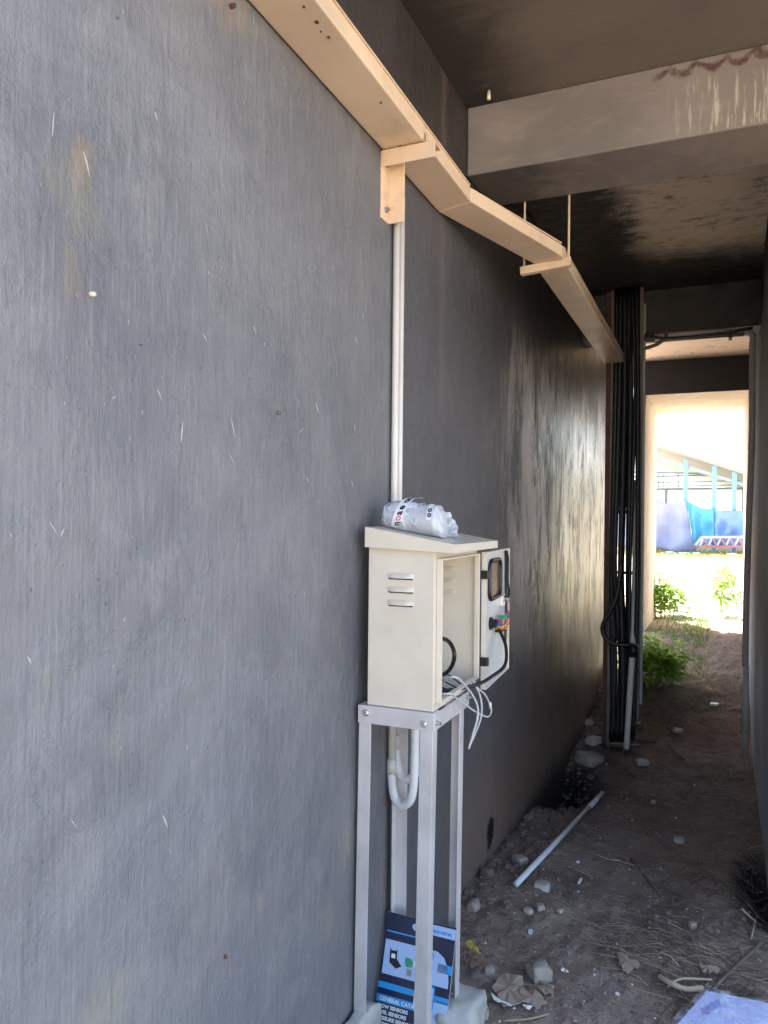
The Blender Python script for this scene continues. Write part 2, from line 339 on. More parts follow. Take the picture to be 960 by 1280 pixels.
CREAM = simple('cream_tray_paint', (.70, .53, .37), .42, var=.14, nscale=9, bumps=.12, bd=.004, dirt=((.34, .19, .09), .45))
CREAM2 = simple('cream_bracket_paint', (.68, .50, .34), .45, var=.14, nscale=30, bumps=.05, dirt=((.25, .13, .06), .4))
CAB = simple('ivory_powder_coat', (.70, .625, .51), .36, var=.05, nscale=40, bumps=.06, bd=.0006, dirt=((.55, .49, .40), .25))
CABIN = simple('pale_inner_coat', (.60, .60, .56), .4, var=.04, nscale=60, bumps=.05, bd=.0006)
GALV = simple('galvanised_steel', (.62, .59, .58), .40, .25, var=.14, nscale=28, bumps=.12, bd=.001, dirt=((.40, .36, .33), .4))
STEEL = simple('dull_steel', (.36, .34, .33), .4, .8, var=.2, nscale=40)
ZINC = simple('bright_bolt_zinc', (.75, .75, .74), .25, .9, var=.1, nscale=80)
PVC = simple('white_pvc', (.68, .64, .58), .35, var=.05, nscale=30, bumps=.03, dirt=((.45, .38, .30), .2))
PVCG = simple('grey_blue_pvc', (.60, .62, .64), .4, var=.08, nscale=30, dirt=((.3, .26, .22), .3))
BLACK = simple('black_rubber', (.012, .012, .013), .35, var=.3, nscale=30)
BLACKM = simple('black_sleeve', (.010, .010, .013), .5, var=.3, nscale=14, dirt=((.05, .045, .045), .4))
RUST = simple('rusted_steel', (.13, .06, .04), .7, .3, var=.3, nscale=35, bumps=.3, dirt=((.03, .02, .02), .6))
OLDST = simple('aged_channel_steel', (.17, .14, .12), .55, .3, var=.3, nscale=25, bumps=.2, dirt=((.06, .04, .03), .6))
WIREG = simple('grey_wire_sheath', (.52, .52, .52), .4, var=.05, nscale=40)
CONC = simple('rough_cast_concrete', (.44, .43, .38), .9, var=.2, nscale=22, bumps=.8, bd=.006, dirt=((.25, .24, .2), .5))
STONE = simple('dusty_stone', (.34, .28, .23), .85, var=.25, nscale=22, bumps=.5, bd=.006)
STONEP = simple('pale_stone', (.42, .37, .32), .85, var=.2, nscale=22, bumps=.5, bd=.006)
CARD = simple('brown_cardboard', (.34, .25, .185), .85, var=.14, nscale=24, bumps=.2, dirt=((.2, .15, .11), .4))
STRAW = simple('dry_straw', (.42, .33, .22), .8, var=.3, nscale=9)
TWIG = simple('dead_twig_bark', (.16, .115, .085), .85, var=.3, nscale=30)
WHITEP = simple('white_scrap_plastic', (.75, .75, .74), .4, var=.1, nscale=40)
CREAMB = simple('cream_pipe_stub', (.72, .66, .50), .5, nscale=60)
YLEAF = simple('yellow_dead_leaf', (.58, .42, .07), .6, var=.2, nscale=40)
BRLEAF = simple('brown_dead_leaf', (.26, .17, .11), .7, var=.2, nscale=40)
SHEDB = simple('sky_blue_steel_paint', (.24, .50, .74), .5, var=.1, nscale=3)
SHEDD = simple('grey_green_truss_paint', (.24, .32, .34), .5, var=.1, nscale=3)
ROOFM = simple('tan_sheet_roof', (.46, .37, .29), .6, var=.12, nscale=1.2)
ROOFU = simple('grey_roof_underside', (.34, .31, .30), .6, var=.12, nscale=1.2)
def cloth(name, c, tr=.35):
    m = M(name); n = m.noise(1.2, 5, .6); cc = m.mix(m.rng(n, .3, .7), c, tuple(min(1, k*1.25) for k in c))
    m.out(cc, .7, 0, m.bump(m.noise(3, 4), .3, .05))
    t = m.nt.nodes.new('ShaderNodeBsdfTranslucent'); m.set(t.inputs[0], cc); x = m.nt.nodes.new('ShaderNodeMixShader'); x.inputs[0].default_value = tr
    o = m.nt.nodes['Material Output']; m.nt.links.new(m.b.outputs[0], x.inputs[1]); m.nt.links.new(t.outputs[0], x.inputs[2]); m.nt.links.new(x.outputs[0], o.inputs[0]); return m.mat
TARP1 = cloth('hazed_violet_tarpaulin', (.50, .50, .64)); TARP2 = cloth('turquoise_tarpaulin', (.22, .62, .80)); TARP3 = cloth('blue_tarpaulin', (.38, .54, .80))  # tarp colours lightened to carry the overexposed haze outside
def leafm(name, a, b):
    m = M(name); n = m.noise(18, 3); cc = m.mix(m.rng(n, .3, .7), a, b); m.out(cc, .55)
    t = m.nt.nodes.new('ShaderNodeBsdfTranslucent'); m.set(t.inputs[0], cc); x = m.nt.nodes.new('ShaderNodeMixShader'); x.inputs[0].default_value = .5
    o = m.nt.nodes['Material Output']; m.nt.links.new(m.b.outputs[0], x.inputs[1]); m.nt.links.new(t.outputs[0], x.inputs[2]); m.nt.links.new(x.outputs[0], o.inputs[0]); return m.mat
LEAF = leafm('fresh_leaf', (.10, .22, .03), (.20, .34, .05)); LEAFS = leafm('sunny_leaf', (.24, .42, .06), (.40, .56, .10)); LEAFY = leafm('yellowing_leaf', (.30, .28, .05), (.42, .36, .08)); STEM = simple('green_stem', (.12, .17, .05), .6)
TRUSSR = simple('red_white_truss_paint', (.62, .20, .18), .5, var=.3, nscale=4)
TRUSSW = simple('pale_truss_paint', (.72, .60, .58), .5, var=.1, nscale=4)

# ------------------------------------------------------------------ ground
def axis(fine0, fine1, step, lo, hi):
    a = []; v = fine0
    while v < fine1: a.append(v); v += step
    a.append(fine1)
    s, v = step*2, fine1
    while v < hi: v += s; s *= 1.35; a.append(v)
    s, v, pre = step*2, fine0, []
    while v > lo: v -= s; s *= 1.35; pre.append(v)
    return pre[::-1] + a
xs = axis(-.95, .45, .0125, -500, 500); ys = axis(1.6, 9.6, .018, -500, 900)
gv = [(x, y, gz(x, y)) for y in ys for x in xs]; nx = len(xs)
g = MB(); g.add(gv, [(j*nx+i, j*nx+i+1, (j+1)*nx+i+1, (j+1)*nx+i) for j in range(len(ys)-1) for i in range(nx-1)])
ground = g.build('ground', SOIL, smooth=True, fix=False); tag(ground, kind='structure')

# ------------------------------------------------------------------ walls, ceiling, beams
WX = -.83
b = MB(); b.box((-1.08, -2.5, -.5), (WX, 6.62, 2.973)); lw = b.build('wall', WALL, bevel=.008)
tag(lw, 'long smoke stained grey plastered wall behind the cabinet', 'wall')
b = MB(); b.add([(.19, 2.9, -.5), (.215, 5.15, -.5), (.25, 7.48, -.5), (.55, 7.48, -.5), (.55, 2.9, -.5), (.19, 2.9, 2.974), (.245, 5.15, 2.974), (.275, 7.48, 2.974), (.55, 7.48, 2.974), (.55, 2.9, 2.974)],
              [(0,4,3,2,1), (5,6,7,8,9), (0,1,6,5), (1,2,7,6), (2,3,8,7), (3,4,9,8), (4,0,5,9)])
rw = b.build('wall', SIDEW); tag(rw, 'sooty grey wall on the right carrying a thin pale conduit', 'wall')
b = MB(); b.box((-1.08, .95, 2.974), (1.6, 8.96, 3.16)); b.box((-1.40, 5.5, 2.976), (-1.081, 8.955, 3.155)); ce = b.build('ceiling', CEIL); tag(ce, kind='structure')  # second box: unseen overhang added to keep sun off the passage floor
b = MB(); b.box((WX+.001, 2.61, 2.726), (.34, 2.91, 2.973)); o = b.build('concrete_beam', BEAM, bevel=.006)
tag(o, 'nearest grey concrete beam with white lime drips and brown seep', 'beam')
b = MB(); b.box((WX+.001, 5.15, 2.69), (.34, 5.42, 2.973)); o = b.build('concrete_beam', HEADER, bevel=.006)
tag(o, 'dark sooty beam above the pale conduits, beyond the black cables', 'beam')
# end wall with its doorway
b = MB()
b.box((-.70, 7.48, -.3), (-.61, 8.96, 2.973)); b.box((.268, 7.48, -.3), (1.2, 8.96, 2.973)); b.box((-.609, 7.482, 2.663), (.267, 8.958, 2.972))
o = b.build('end_wall', ENDW, bevel=.006); tag(o, 'thick pale lime washed wall with the open doorway at the passage end', 'wall')

# chips, plugs and scratches on the long wall
chips = MB(); rnd = random.Random(3)
def flake(px, py, L, wd, ang):
    p = atX(px, py, WX); d = Vector((0, cos(ang), sin(ang))); n = Vector((0, -sin(ang), cos(ang))); x = WX+.0006
    L *= .7; wd *= .5; pts = [p-d*L/2, p-d*L*.1+n*wd*rnd.uniform(.3, .9), p+d*L*.3+n*wd*.2, p+d*L/2, p+d*L*.1-n*wd*rnd.uniform(.1, .5), p-d*L*.3-n*wd*.3]
    chips.prism([(x-.0005, q.y, q.z) for q in pts], (.0012, 0, 0))
for a in ((227, 540, .05, .007, 1.45), (291, 535, .055, .005, -1.2), (199, 494, .03, .006, -1.0), (142, 497, .012, .005, .5), (66, 155, .05, .004, 1.5), (108, 206, .05, .006, -1.2), (396, 510, .04, .006, -1.0),
          (377, 538, .03, .004, .6), (206, 1027, .045, .008, -1.1), (66, 660, .03, .003, -.9), (78, 665, .02, .005, 1.1), (443, 535, .02, .004, -1.2), (290, 575, .03, .004, -1.), (445, 425, .03, .003, -1.1),
          (454, 395, .02, .003, -1.2), (195, 146, .02, .004, -1.), (256, 422, .02, .003, -.9), (318, 412, .02, .003, -1.), (212, 1065, .02, .004, -1.3), (92, 1030, .03, .004, -1.), (384, 600, .025, .003, -1.), (440, 605, .025, .003, -1.),
          (340, 845, .012, .003, -1.), (155, 774, .01, .004, 1.2), (36, 825, .02, .006, -1.), (597, 340, .03, .005, .1), (594, 490, .02, .004, .1), (340, 204, .01, .003, .3)):
    flake(*a)
for i in range(45): flake(rnd.uniform(30, 450), rnd.uniform(330, 1270), rnd.uniform(.004, .013), rnd.uniform(.0006, .0014), rnd.uniform(-1.6, -.6))
o = chips.build('paint_scratches', simple('flaked_paint', (.42, .42, .43), .7, nscale=60), lw); o['kind'] = 'stuff'
def plug(px, py, r, L, mt, name, lab=None):
    p = atX(px, py, WX); q = MB(); q.tube([(WX-.005, p.y, p.z), (WX+L, p.y-.004, p.z-.003)], [r, r*.9], 10); o = q.build(name, mt, lw, True)
    if lab: o['label'] = lab
plug(114, 367, .0038, .010, CREAMB, 'pipe_stub'); plug(348, 515, .005, .006, OLDST, 'wall_plug'); plug(334, 189, .0025, .003, OLDST, 'wall_plug')
plug(282, 1193, .0035, .004, RUST, 'wall_plug'); plug(148, 22, .002, .004, OLDST, 'nail'); plug(289, 8, .005, .010, RUST, 'nail'); plug(177, 430, .0018, .004, OLDST, 'nail')
# bulb socket under the ceiling
p = atZ(611, 112, 2.974); lp = empty('lamp_socket', p, 'small bare fitting hanging from the ceiling left of the beam', 'light fitting')
MB().tube([p, p-Vector((0, 0, .012))], .006, 10).build('socket_base', STEEL, lp, True); MB().tube([p-Vector((0, 0, .012)), p-Vector((0, 0, .034))], [.006, .007], 10).build('socket', CREAMB, lp, True)

# ------------------------------------------------------------------ cable tray
tr = empty('cable_tray', None, 'long cream metal cable tray running along the top of the grey wall', 'cable tray')
TZ, TH = 2.483, .045
sect = [((-.826, .2), (-.705, .2), (-.705, 2.262), (-.826, 2.30)), ((-.826, 2.304), (-.705, 2.266), (-.536, 2.866), (-.657, 2.90)), ((-.655, 2.904), (-.536, 2.87), (-.536, 4.955), (-.655, 4.97))]
fx = Vector((-.826, 2.302, 0)); 
for s4 in sect:
    q = MB(); q.hexa([(x, y, TZ) for x, y in s4], [(x, y, TZ+TH) for x, y in s4]); sct = q.build('tray_section', CREAM, tr, bevel=.004)
q = MB()
for i, s4 in enumerate(sect[:]):
    (ax, ay), (bx, by) = s4[1], s4[2]
    q.beam((ax+.0015, ay+.02, TZ+TH-.003), (bx+.0015, by-.02, TZ+TH-.003), .006, .004)
q.build('lid_edge', CREAM2, tr)
for px, py, rr_ in ((396, 27, .0045), (401, 39, .002), (476, 128, .0028), (411, 46, .0036), (500, 182, .0022), (749, 443, .004), (380, 8, .003), (348, 50, .0015)):
    p = atZ(px, py, TZ); MB().disc((p.x, p.y, TZ+.001), (0, 0, -1), rr_, .003, 10).build('screw', RUST, tr, True)

# angle bracket under the tray
br = empty('wall_bracket', None, 'cream steel angle bracket holding the tray above the white conduits', 'bracket')
q = MB(); q.box((WX, 1.852, 2.30), (WX+.005, 1.905, 2.478)); q.box((WX+.005, 1.90, 2.30), (WX+.050, 1.905, 2.472)); q.build('upright', CREAM2, br, bevel=.001)
q = MB(); q.box((WX+.004, 1.85, 2.436), (-.675, 1.856, 2.479)); q.box((WX+.004, 1.857, 2.473), (-.675, 1.90, 2.479)); q.build('arm', CREAM2, br, bevel=.001)
for zz in (2.452, 2.33):
    q = MB(); q.disc((WX+.005, 1.878, zz), (1, 0, 0), .008, .006, 6); q.disc((WX+.011, 1.878, zz), (1, 0, 0), .004, .006, 8); q.build('bolt', STEEL, br)
q = MB(); q.box((-.701, 1.852, 2.47), (-.699, 1.866, 2.505)); q.build('clip', CREAM2, br)

# hanger
hg = empty('tray_hanger', None, 'cream strut on two threaded rods carrying the far end of the tray', 'hanger')
A = Vector((-.705, 2.925, 2.462)); B = Vector((-.512, 2.925, 2.476))
q = MB(); q.beam(A, B, .03, .031); q.build('strut', CREAM2, hg, bevel=.002)
for px_, s in ((A, .012), (B, -.010)):
    q = MB(); q.tube([(px_.x+s, 2.93, px_.z-.01), (px_.x+s, 2.93, 2.974)], .0045, 8); rod = q.build('threaded_rod', CREAM2, hg, True)
    q = MB(); q.disc((px_.x+s, 2.93, px_.z+.016), (0, 0, 1), .009, .007, 6); q.build('nut', CREAM2, rod)
q = MB(); q.box((-.534, 2.91, TZ-.005), (-.530, 2.93, TZ+.03)); q.build('clip', CREAM2, hg)

# ------------------------------------------------------------------ conduits behind the cabinet
for i, (yy, px1, ybot, yend, lab) in enumerate(((1.940, 487, .80, 523, 'left one of two white conduits dropping from the bracket to a deep hose loop'), (1.972, 494, .86, 519, 'right one of two white conduits, slightly behind, with the shorter hose loop'))):
    cd = empty('conduit', None, lab, 'conduit')
    x = WX+.013
    q = MB(); q.tube([(x, yy, 2.40), (x, yy, 1.6), (x, yy, ybot)], .0098, 12); q.build('pipe', PVC, cd, True)
    q = MB()
    e = Vector((-.735+.012*i, yy-.035, 1.03)); lo = ybot-.085
    pts = spline([(x, yy, ybot+.012), (x+.002, yy-.002, ybot-.03), (x+.014, yy-.008, lo+.012), (x+.04, yy-.016, lo), (x+.066, yy-.026, lo+.02), (e.x-.003, e.y, ybot-.02), (e.x, e.y, ybot+.07), e], 9)
    q.tube(pts, [.0112+.0008*(k % 2) for k in range(len(pts))], 12); q.build('flexible_hose', WHITEP, cd, True)
    q = MB(); q.tube([(x, yy, ybot+.03), (x, yy, ybot-.01)], .013, 12); q.build('coupling', PVC, cd, True)
    for zz in (2.05,): MB().box((WX, yy-.016, zz), (WX+.024, yy+.016, zz+.012)).build('saddle', PVC, cd, bevel=.002) if i == 9 else None

# ------------------------------------------------------------------ cabinet
cb = empty('control_cabinet', None, 'ivory metal control cabinet with open door and sloping rain hood on a steel stand', 'cabinet')
X0, X1, Y0, Y1, Z0, Z1, T = -.796, -.622, 1.73, 2.085, 1.030, 1.425, .003
louz = (1.352, 1.330, 1.308)
def side_panel(y, flip):
    q = MB(); q.box((X0, y, Z0), (X1, y+T, Z1)); o = q.build('side_panel', CAB, cb, bevel=.0012)
    for zz in (1.356, 1.323, 1.290):
        q = MB(); xa, xb = -.745, -.673; n = 10; yy = y if not flip else y+T; s = -1 if not flip else -1
        prof = []
        vs = []; fs = []
        for k in range(n+1):
            u = k/n; e = min(1, 4*min(u, 1-u)); e = e*e*(3-2*e); x = xa+(xb-xa)*u
            for j in range(5):
                v = j/4; dep = .009*e*(1-v)**.6 if j < 4 else 0
                vs.append((x, yy-(.0005+dep*(1 if j else 1)), zz-.007+.013*v))
        for k in range(n):
            for j in range(4): fs.append((k*5+j, (k+1)*5+j, (k+1)*5+j+1, k*5+j+1))
        q.add(vs, fs); l = q.build('louver', CAB, o, True)
        q = MB(); q.box((xa+.004, yy-.0012, zz-.0105), (xb-.004, yy-.0002, zz-.0070)); q.build('slot', BLACK, o)
    return o
side_panel(Y0, False); side_panel(Y1-T, True)
MB().box((X0, Y0+T+.0005, Z0), (X0+T, Y1-T-.0005, Z1)).build('back_panel', CABIN, cb)
MB().box((X0+T+.0005, Y0+T+.0005, Z0), (X1, Y1-T-.0005, Z0+T)).build('floor_panel', CABIN, cb)
MB().box((X0+T+.0005, Y0+T+.0005, Z1-T), (X1, Y1-T-.0005, Z1)).build('top_panel', CABIN, cb)
# front border and projecting lip
ya, yb, za, zb = Y0+.022, Y1-.016, Z0+.022, Z1-.030
q = MB(); q.box((X1-.003, Y0+T, Z0+T), (X1, ya, Z1-T)); q.box((X1-.003, yb, Z0+T), (X1, Y1-T, Z1-T)); q.box((X1-.003, ya, Z0+T), (X1, yb, za)); q.box((X1-.003, ya, zb), (X1, yb, Z1-T)); q.build('front_border', CAB, cb)
q = MB(); q.box((X1+.0005, ya-.004, za-.004), (X1+.014, ya+.004, zb+.004)); q.box((X1+.0005, yb-.004, za-.004), (X1+.014, yb+.004, zb+.004))
q.box((X1+.0005, ya+.004, za-.004), (X1+.014, yb-.004, za+.001)); q.box((X1+.0005, ya+.004, zb-.001), (X1+.014, yb-.004, zb+.004)); q.build('opening_lip', CAB, cb, bevel=.001)
# rain hood
ha, hb_ = Y0-.016, Y1+.014; hx0, hx1 = X0-.004, -.566
zl, zr = 1.4745, 1.4355
q = MB()
q.prism([(hx0, ha, 1.424), (hx1, ha, 1.415), (hx1, ha, zr), (hx0, ha, zl)], (0, .003, 0))
q.prism([(hx0, hb_, 1.424), (hx1, hb_, 1.415), (hx1, hb_, zr), (hx0, hb_, zl)], (0, .003, 0))
q.hexa([(hx0, ha+.0031, zl-.003), (hx1, ha+.0031, zr-.003), (hx1, hb_-.0001, zr-.003), (hx0, hb_-.0001, zl-.003)], [(hx0, ha+.0031, zl), (hx1, ha+.0031, zr), (hx1, hb_-.0001, zr), (hx0, hb_-.0001, zl)])
q.box((hx1-.003, ha+.0031, 1.4152), (hx1, hb_-.0001, zr-.0031)); q.box((hx0, ha+.0031, 1.4252), (hx0+.003, hb_-.0001, zl-.0031))
q.box((X1+.001, ha+.0032, 1.4262), (hx1-.0032, hb_-.0002, 1.4282)); q.build('rain_hood', CAB, cb)
# door, folded right back
hinge = Vector((X1+.014, 2.094, 0)); dl = .335; ang = radians(-3.2)
dd = Vector((sin(ang), cos(ang), 0)); dn = Vector((cos(ang), -sin(ang), 0))     # along door, outwards (inner face looks this way)
def dp(s, n_, z): return hinge + dd*s + dn*n_ + Vector((0, 0, z))
DZ0, DZ1 = 1.012, 1.402
def dbox(s0, s1, n0, n1, z0, z1, name, mt, par, bev=0, **k):
    q = MB(); q.hexa([dp(s0, n0, z0), dp(s1, n0, z0), dp(s1, n1, z0), dp(s0, n1, z0)], [dp(s0, n0, z1), dp(s1, n0, z1), dp(s1, n1, z1), dp(s0, n1, z1)]); return q.build(name, mt, par, bevel=bev)
door = dbox(0.0, dl, -.002, 0, DZ0, DZ1, 'door', CABIN, cb)
q = MB()
for s0, s1, z0, z1 in ((0, .003, DZ0, DZ1), (dl-.003, dl, DZ0, DZ1), (.0031, dl-.0031, DZ0, DZ0+.003), (.0031, dl-.0031, DZ1-.003, DZ1)):
    FD = .012 if s0 < .1 and s1 < .1 else .014
    q.hexa([dp(s0, .0002, z0), dp(s1, .0002, z0), dp(s1, FD, z0), dp(s0, FD, z0)], [dp(s0, .0002, z1), dp(s1, .0002, z1), dp(s1, FD, z1), dp(s0, FD, z1)])
q.build('door_flange', CAB, door)
# gasketed window
def rrect(s0, s1, z0, z1, r, n_, k=5):
    out = []
    for (cs, cz, a0) in ((s1-r, z0+r, -pi/2), (s1-r, z1-r, 0), (s0+r, z1-r, pi/2), (s0+r, z0+r, pi)):
        for i in range(k+1): a = a0+pi/2*i/k; out.append(dp(cs+r*cos(a), n_, cz+r*sin(a)))
    return out
pts = rrect(.075, .235, 1.258, 1.372, .028, .004); q = MB(); q.tube(pts+[pts[0], pts[1]], .0065, 8, False); q.build('window_gasket', BLACK, door, True)
q = MB(); q.prism(rrect(.075, .235, 1.258, 1.372, .028, .0008), dn*.002)
win = simple('smoky_window_plastic', (.10, .052, .04), .3, nscale=10, var=.1, bumps=0); q.build('window_pane', win, door)
for zz in (1.338, 1.092): q = MB(); q.box((X1+.012, 2.082, zz-.012), (X1+.034, 2.101, zz+.012)); q.build('hinge', BLACK, cb, bevel=.002)
# latch, switch and terminals on the door
q = MB(); q.hexa([dp(.235, .001, 1.225), dp(.262, .001, 1.225), dp(.262, .014, 1.225), dp(.235, .014, 1.225)], [dp(.235, .001, 1.262), dp(.262, .001, 1.262), dp(.262, .014, 1.262), dp(.235, .014, 1.262)])
q.disc(dp(.248, .014, 1.244), dn, .006, .012, 8); q.build('latch', ZINC, door)
MB().beam(dp(.25, .03, 1.244), dp(.31, .042, 1.215), .006, .010).build('latch_lever', STEEL, door)
COLS = {'red': (.65, .03, .06), 'yellow': (.75, .48, .04), 'green': (.02, .42, .28), 'blue': (.03, .10, .38)}
q = MB(); q.disc(dp(.105, .001, 1.186), dn, .019, .006, 16); q.disc(dp(.105, .007, 1.186), dn, .013, .014, 14); sw = q.build('switch_body', BLACK, door)
for s0, s1, z0, z1, n0, n1, cc in ((.124, .136, 1.178, 1.190, .006, .030, 'blue'), (.146, .166, 1.180, 1.194, .004, .028, 'red'), (.180, .194, 1.160, 1.180, .004, .026, 'yellow'), (.204, .220, 1.188, 1.198, .004, .026, 'green'), (.212, .228, 1.163, 1.182, .006, .028, 'yellow')):
    dbox(s0, s1, n0, n1, z0, z1, 'terminal_block', simple(cc+'_terminal_plastic', COLS[cc], .35, nscale=40), sw, .002)
for k, cc in enumerate(('red', 'yellow', 'blue', 'green', 'yellow', 'red', 'blue')):
    cable([dp(.12+.012*k, .022, 1.172), dp(.15+.01*k, .034+.003*(k % 3), 1.165+.012*(k % 4)), dp(.19+.008*k, .030, 1.20+.006*(k % 3)), dp(.235+.004*k, .022, 1.196-.006*k)], .0016, simple(cc+'_wire', COLS[cc], .4), 'coloured_wire', sw, 6)
dbox(.172, .232, .002, .022, 1.150, 1.157, 'terminal_rail', BLACK, sw, .001)
# black loom
cable([dp(.15, .02, 1.160), dp(.12, .045, 1.12), dp(.06, .055, 1.075), (X1+.05, 2.07, 1.056), (X1+.03, 1.99, 1.047), (X1-.01, 1.90, 1.048), (X1-.05, 1.86, 1.047), (X1-.09, 1.85, 1.045)], .0052, BLACK, 'black_loom', cb)
cable([atY(540, 846, 1.97), atY(556, 842, 1.95), atY(565, 832, 1.94), atY(568, 818, 1.93), atY(564, 806, 1.94), atY(556, 799, 1.96), atY(540, 797, 1.99)], .0058, BLACK, 'black_loom', cb)
cable([dp(.26, .02, 1.24), dp(.30, .018, 1.26), dp(.312, .012, 1.30), dp(.314, .012, 1.36), dp(.30, .01, 1.392)], .004, BLACK, 'black_loom', door)
cable([dp(.318, .002, 1.395), dp(.322, .004, 1.30), dp(.321, .006, 1.20), dp(.319, .004, 1.10)], .004, BLACK, 'door_seal', door)
for k in range(7):
    a = rnd.uniform(0, .02)
    cable([(X0+.03, 1.83+.03*k, 1.037), (X0+.09, 1.86+.03*k+a, 1.05+.006*rnd.random()), (X1-.02, 1.88+.022*k, 1.04)], .0022, WIREG if k % 2 else BLACK, 'floor_wire', cb, 6)
# loose grey leads hanging out
zt = Z0+.012
def W(px, py, x): return atX(px, py, x)
lead = [([(X1-.06, 1.90, zt), W(566, 846, X1+.02), W(585, 861, -.595), W(596, 880, -.585), W(597, 897, -.585), W(592, 915, -.588), W(586, 936, -.59)], .0030),
        ([(X1-.08, 1.80, zt), W(560, 867, X1+.012), W(572, 874, -.605), W(595, 890, -.592), W(610, 896, -.588), W(614, 888, -.588), W(613, 880, -.588)], .0026),
        ([W(592, 853, X1+.016), W(597, 860, -.598), W(606, 868, -.592), W(612, 879, -.588)], .0026),
        ([W(590, 852, X1+.016), W(598, 864, -.597), W(602, 880, -.590), W(601, 897, -.587), W(595, 914, -.588), W(588, 930, -.59)], .0028)]
for pts, r in lead: cable(pts, r, WIREG, 'loose_lead', cb, 6)
MB().tube([W(613, 886, -.586), W(612.5, 878, -.586)], .0042, 8).build('lead_connector', WHITEP, cb, True)

# ------------------------------------------------------------------ stand
st = empty('steel_stand', None, 'four legged galvanised angle steel stand under the cabinet', 'stand')
SY0, SY1, SX0, SX1, SZ = 1.722, 1.975, -.818, -.616, 1.029
fr = MB()
fr.box((SX0, SY0, SZ-.044), (SX1, SY0+.003, SZ)); fr.box((SX0, SY0+.003, SZ-.003), (SX1, SY0+.04, SZ)); s1 = fr.build('frame_bar', GALV, st, bevel=.0008)
fr = MB(); fr.box((SX1-.003, SY0+.0035, SZ-.044), (SX1, SY1+.03, SZ-.0035)); fr.build('frame_bar', GALV, st, bevel=.0008)
fr = MB(); fr.box((SX0, SY1-.003, SZ-.044), (SX1-.0035, SY1, SZ-.0035)); fr.build('frame_bar', GALV, st)
fr = MB(); fr.box((SX0, SY0+.0035, SZ-.044), (SX0+.003, SY1-.0035, SZ-.0035)); fr.build('frame_bar', GALV, st)
def leg(x0, y0, sx, sy, zb_, dx=0, dy=0, top=SZ-.004):
    a, t = .033, .003; q = MB()
    def seg(xa, xb, ya_, yb_):
        q.hexa([(xa+dx, ya_+dy, zb_), (xb+dx, ya_+dy, zb_), (xb+dx, yb_+dy, zb_), (xa+dx, yb_+dy, zb_)], [(xa, ya_, top), (xb, ya_, top), (xb, yb_, top), (xa, yb_, top)])
    seg(*sorted((x0, x0+sx*a)), *sorted((y0, y0+sy*t))); seg(*sorted((x0, x0+sx*t)), *sorted((y0+sy*t, y0+sy*a)))
    return q.build('leg', GALV, st, bevel=.0008)
leg(SX0+.002, SY0+.0036, 1, 1, .215, -.008, 0)
leg(SX1-.0036, SY0+.0036, -1, 1, .215, -.010, 0)
leg(SX1-.0036, SY1-.004, -1, -1, .215, -.006, 0)
leg(SX0+.0036, SY1-.004, 1, -1, .215, 0, 0)
for x, z in ((SX0+.022, SZ-.018), (SX1-.026, SZ-.028)):
    q = MB(); q.disc((x, SY0, z), (0, -1, 0), .0095, .002, 14); q.disc((x, SY0-.002, z), (0, -1, 0), .006, .005, 6); q.build('bolt', ZINC, st)
for y, z in ((SY0+.014, SZ-.026), (SY1+.008, SZ-.016)):
    q = MB(); q.disc((SX1, y, z), (1, 0, 0), .007, .003, 6); q.disc((SX1+.003, y, z), (1, 0, 0), .004, .010, 8); q.build('bolt', ZINC, st)
q = MB(); q.disc((SX1-.02, SY1-.03, .232), (0, -1, 0), .005, .006, 6); q.build('bolt', ZINC, st)

# ------------------------------------------------------------------ rough lumps
def lump(name, c, r, mt, label, cat='stone', seed=0, rough=.35, group=None, rot=0, cut=0.0, sub=3):
    bm = bmesh.new(); bmesh.ops.create_icosphere(bm, subdivisions=sub, radius=1); rm = Matrix.Rotation(rot, 3, 'Z')
    for v in bm.verts:
        p = v.co.copy(); k = 1 + rough*noise.noise(p*1.1+Vector((seed*3.7, 0, 0))) + rough*.55*noise.noise(p*2.7+Vector((0, seed*1.3, 0)))
        p = p*k
        for ax in range(3):
            if cut and abs(p[ax]) > cut: p[ax] = cut*(1 if p[ax] > 0 else -1) + (p[ax]-cut*(1 if p[ax] > 0 else -1))*.2
        v.co = rm @ Vector((p.x*r[0], p.y*r[1], p.z*r[2]))
    me = bpy.data.meshes.new(name); bm.to_mesh(me); bm.free(); me.materials.append(mt)
    for p in me.polygons: p.use_smooth = True
    o = bpy.data.objects.new(name, me); col.objects.link(o); o.location = c; tag(o, label, cat, group); return o
def rough_block(name, x0, x1, y0, y1, z0, z1, label, seed):
    bm = bmesh.new(); bmesh.ops.create_cube(bm, size=1); bmesh.ops.subdivide_edges(bm, edges=bm.edges, cuts=9, use_grid_fill=True)
    for v in bm.verts:
        p = v.co.copy(); q = Vector(((x0+x1)/2+p.x*(x1-x0), (y0+y1)/2+p.y*(y1-y0), (z0+z1)/2+p.z*(z1-z0)))
        n = noise.noise_vector(q*14+Vector((seed, 0, 0)))*.016 + noise.noise_vector(q*45)*.006
        e = sum(abs(abs(p[i])-.5) < .01 for i in range(3)); 
        if e > 1: q = q.lerp(Vector(((x0+x1)/2, (y0+y1)/2, (z0+z1)/2)), .06)
        n.z *= .5; v.co = q+n
    me = bpy.data.meshes.new(name); bm.to_mesh(me); bm.free(); me.materials.append(CONC)
    for p in me.polygons: p.use_smooth = True
    o = bpy.data.objects.new(name, me); col.objects.link(o); tag(o, label, 'footing'); return o
rough_block('concrete_footing', -.655, -.565, 1.86, 2.03, .02, .222, 'rough pale concrete footing under the right legs of the stand', 1)
rough_block('concrete_footing', -.829, -.785, 1.58, 1.80, .02, .262, 'rough pale concrete footing under the left legs, against the wall', 5)

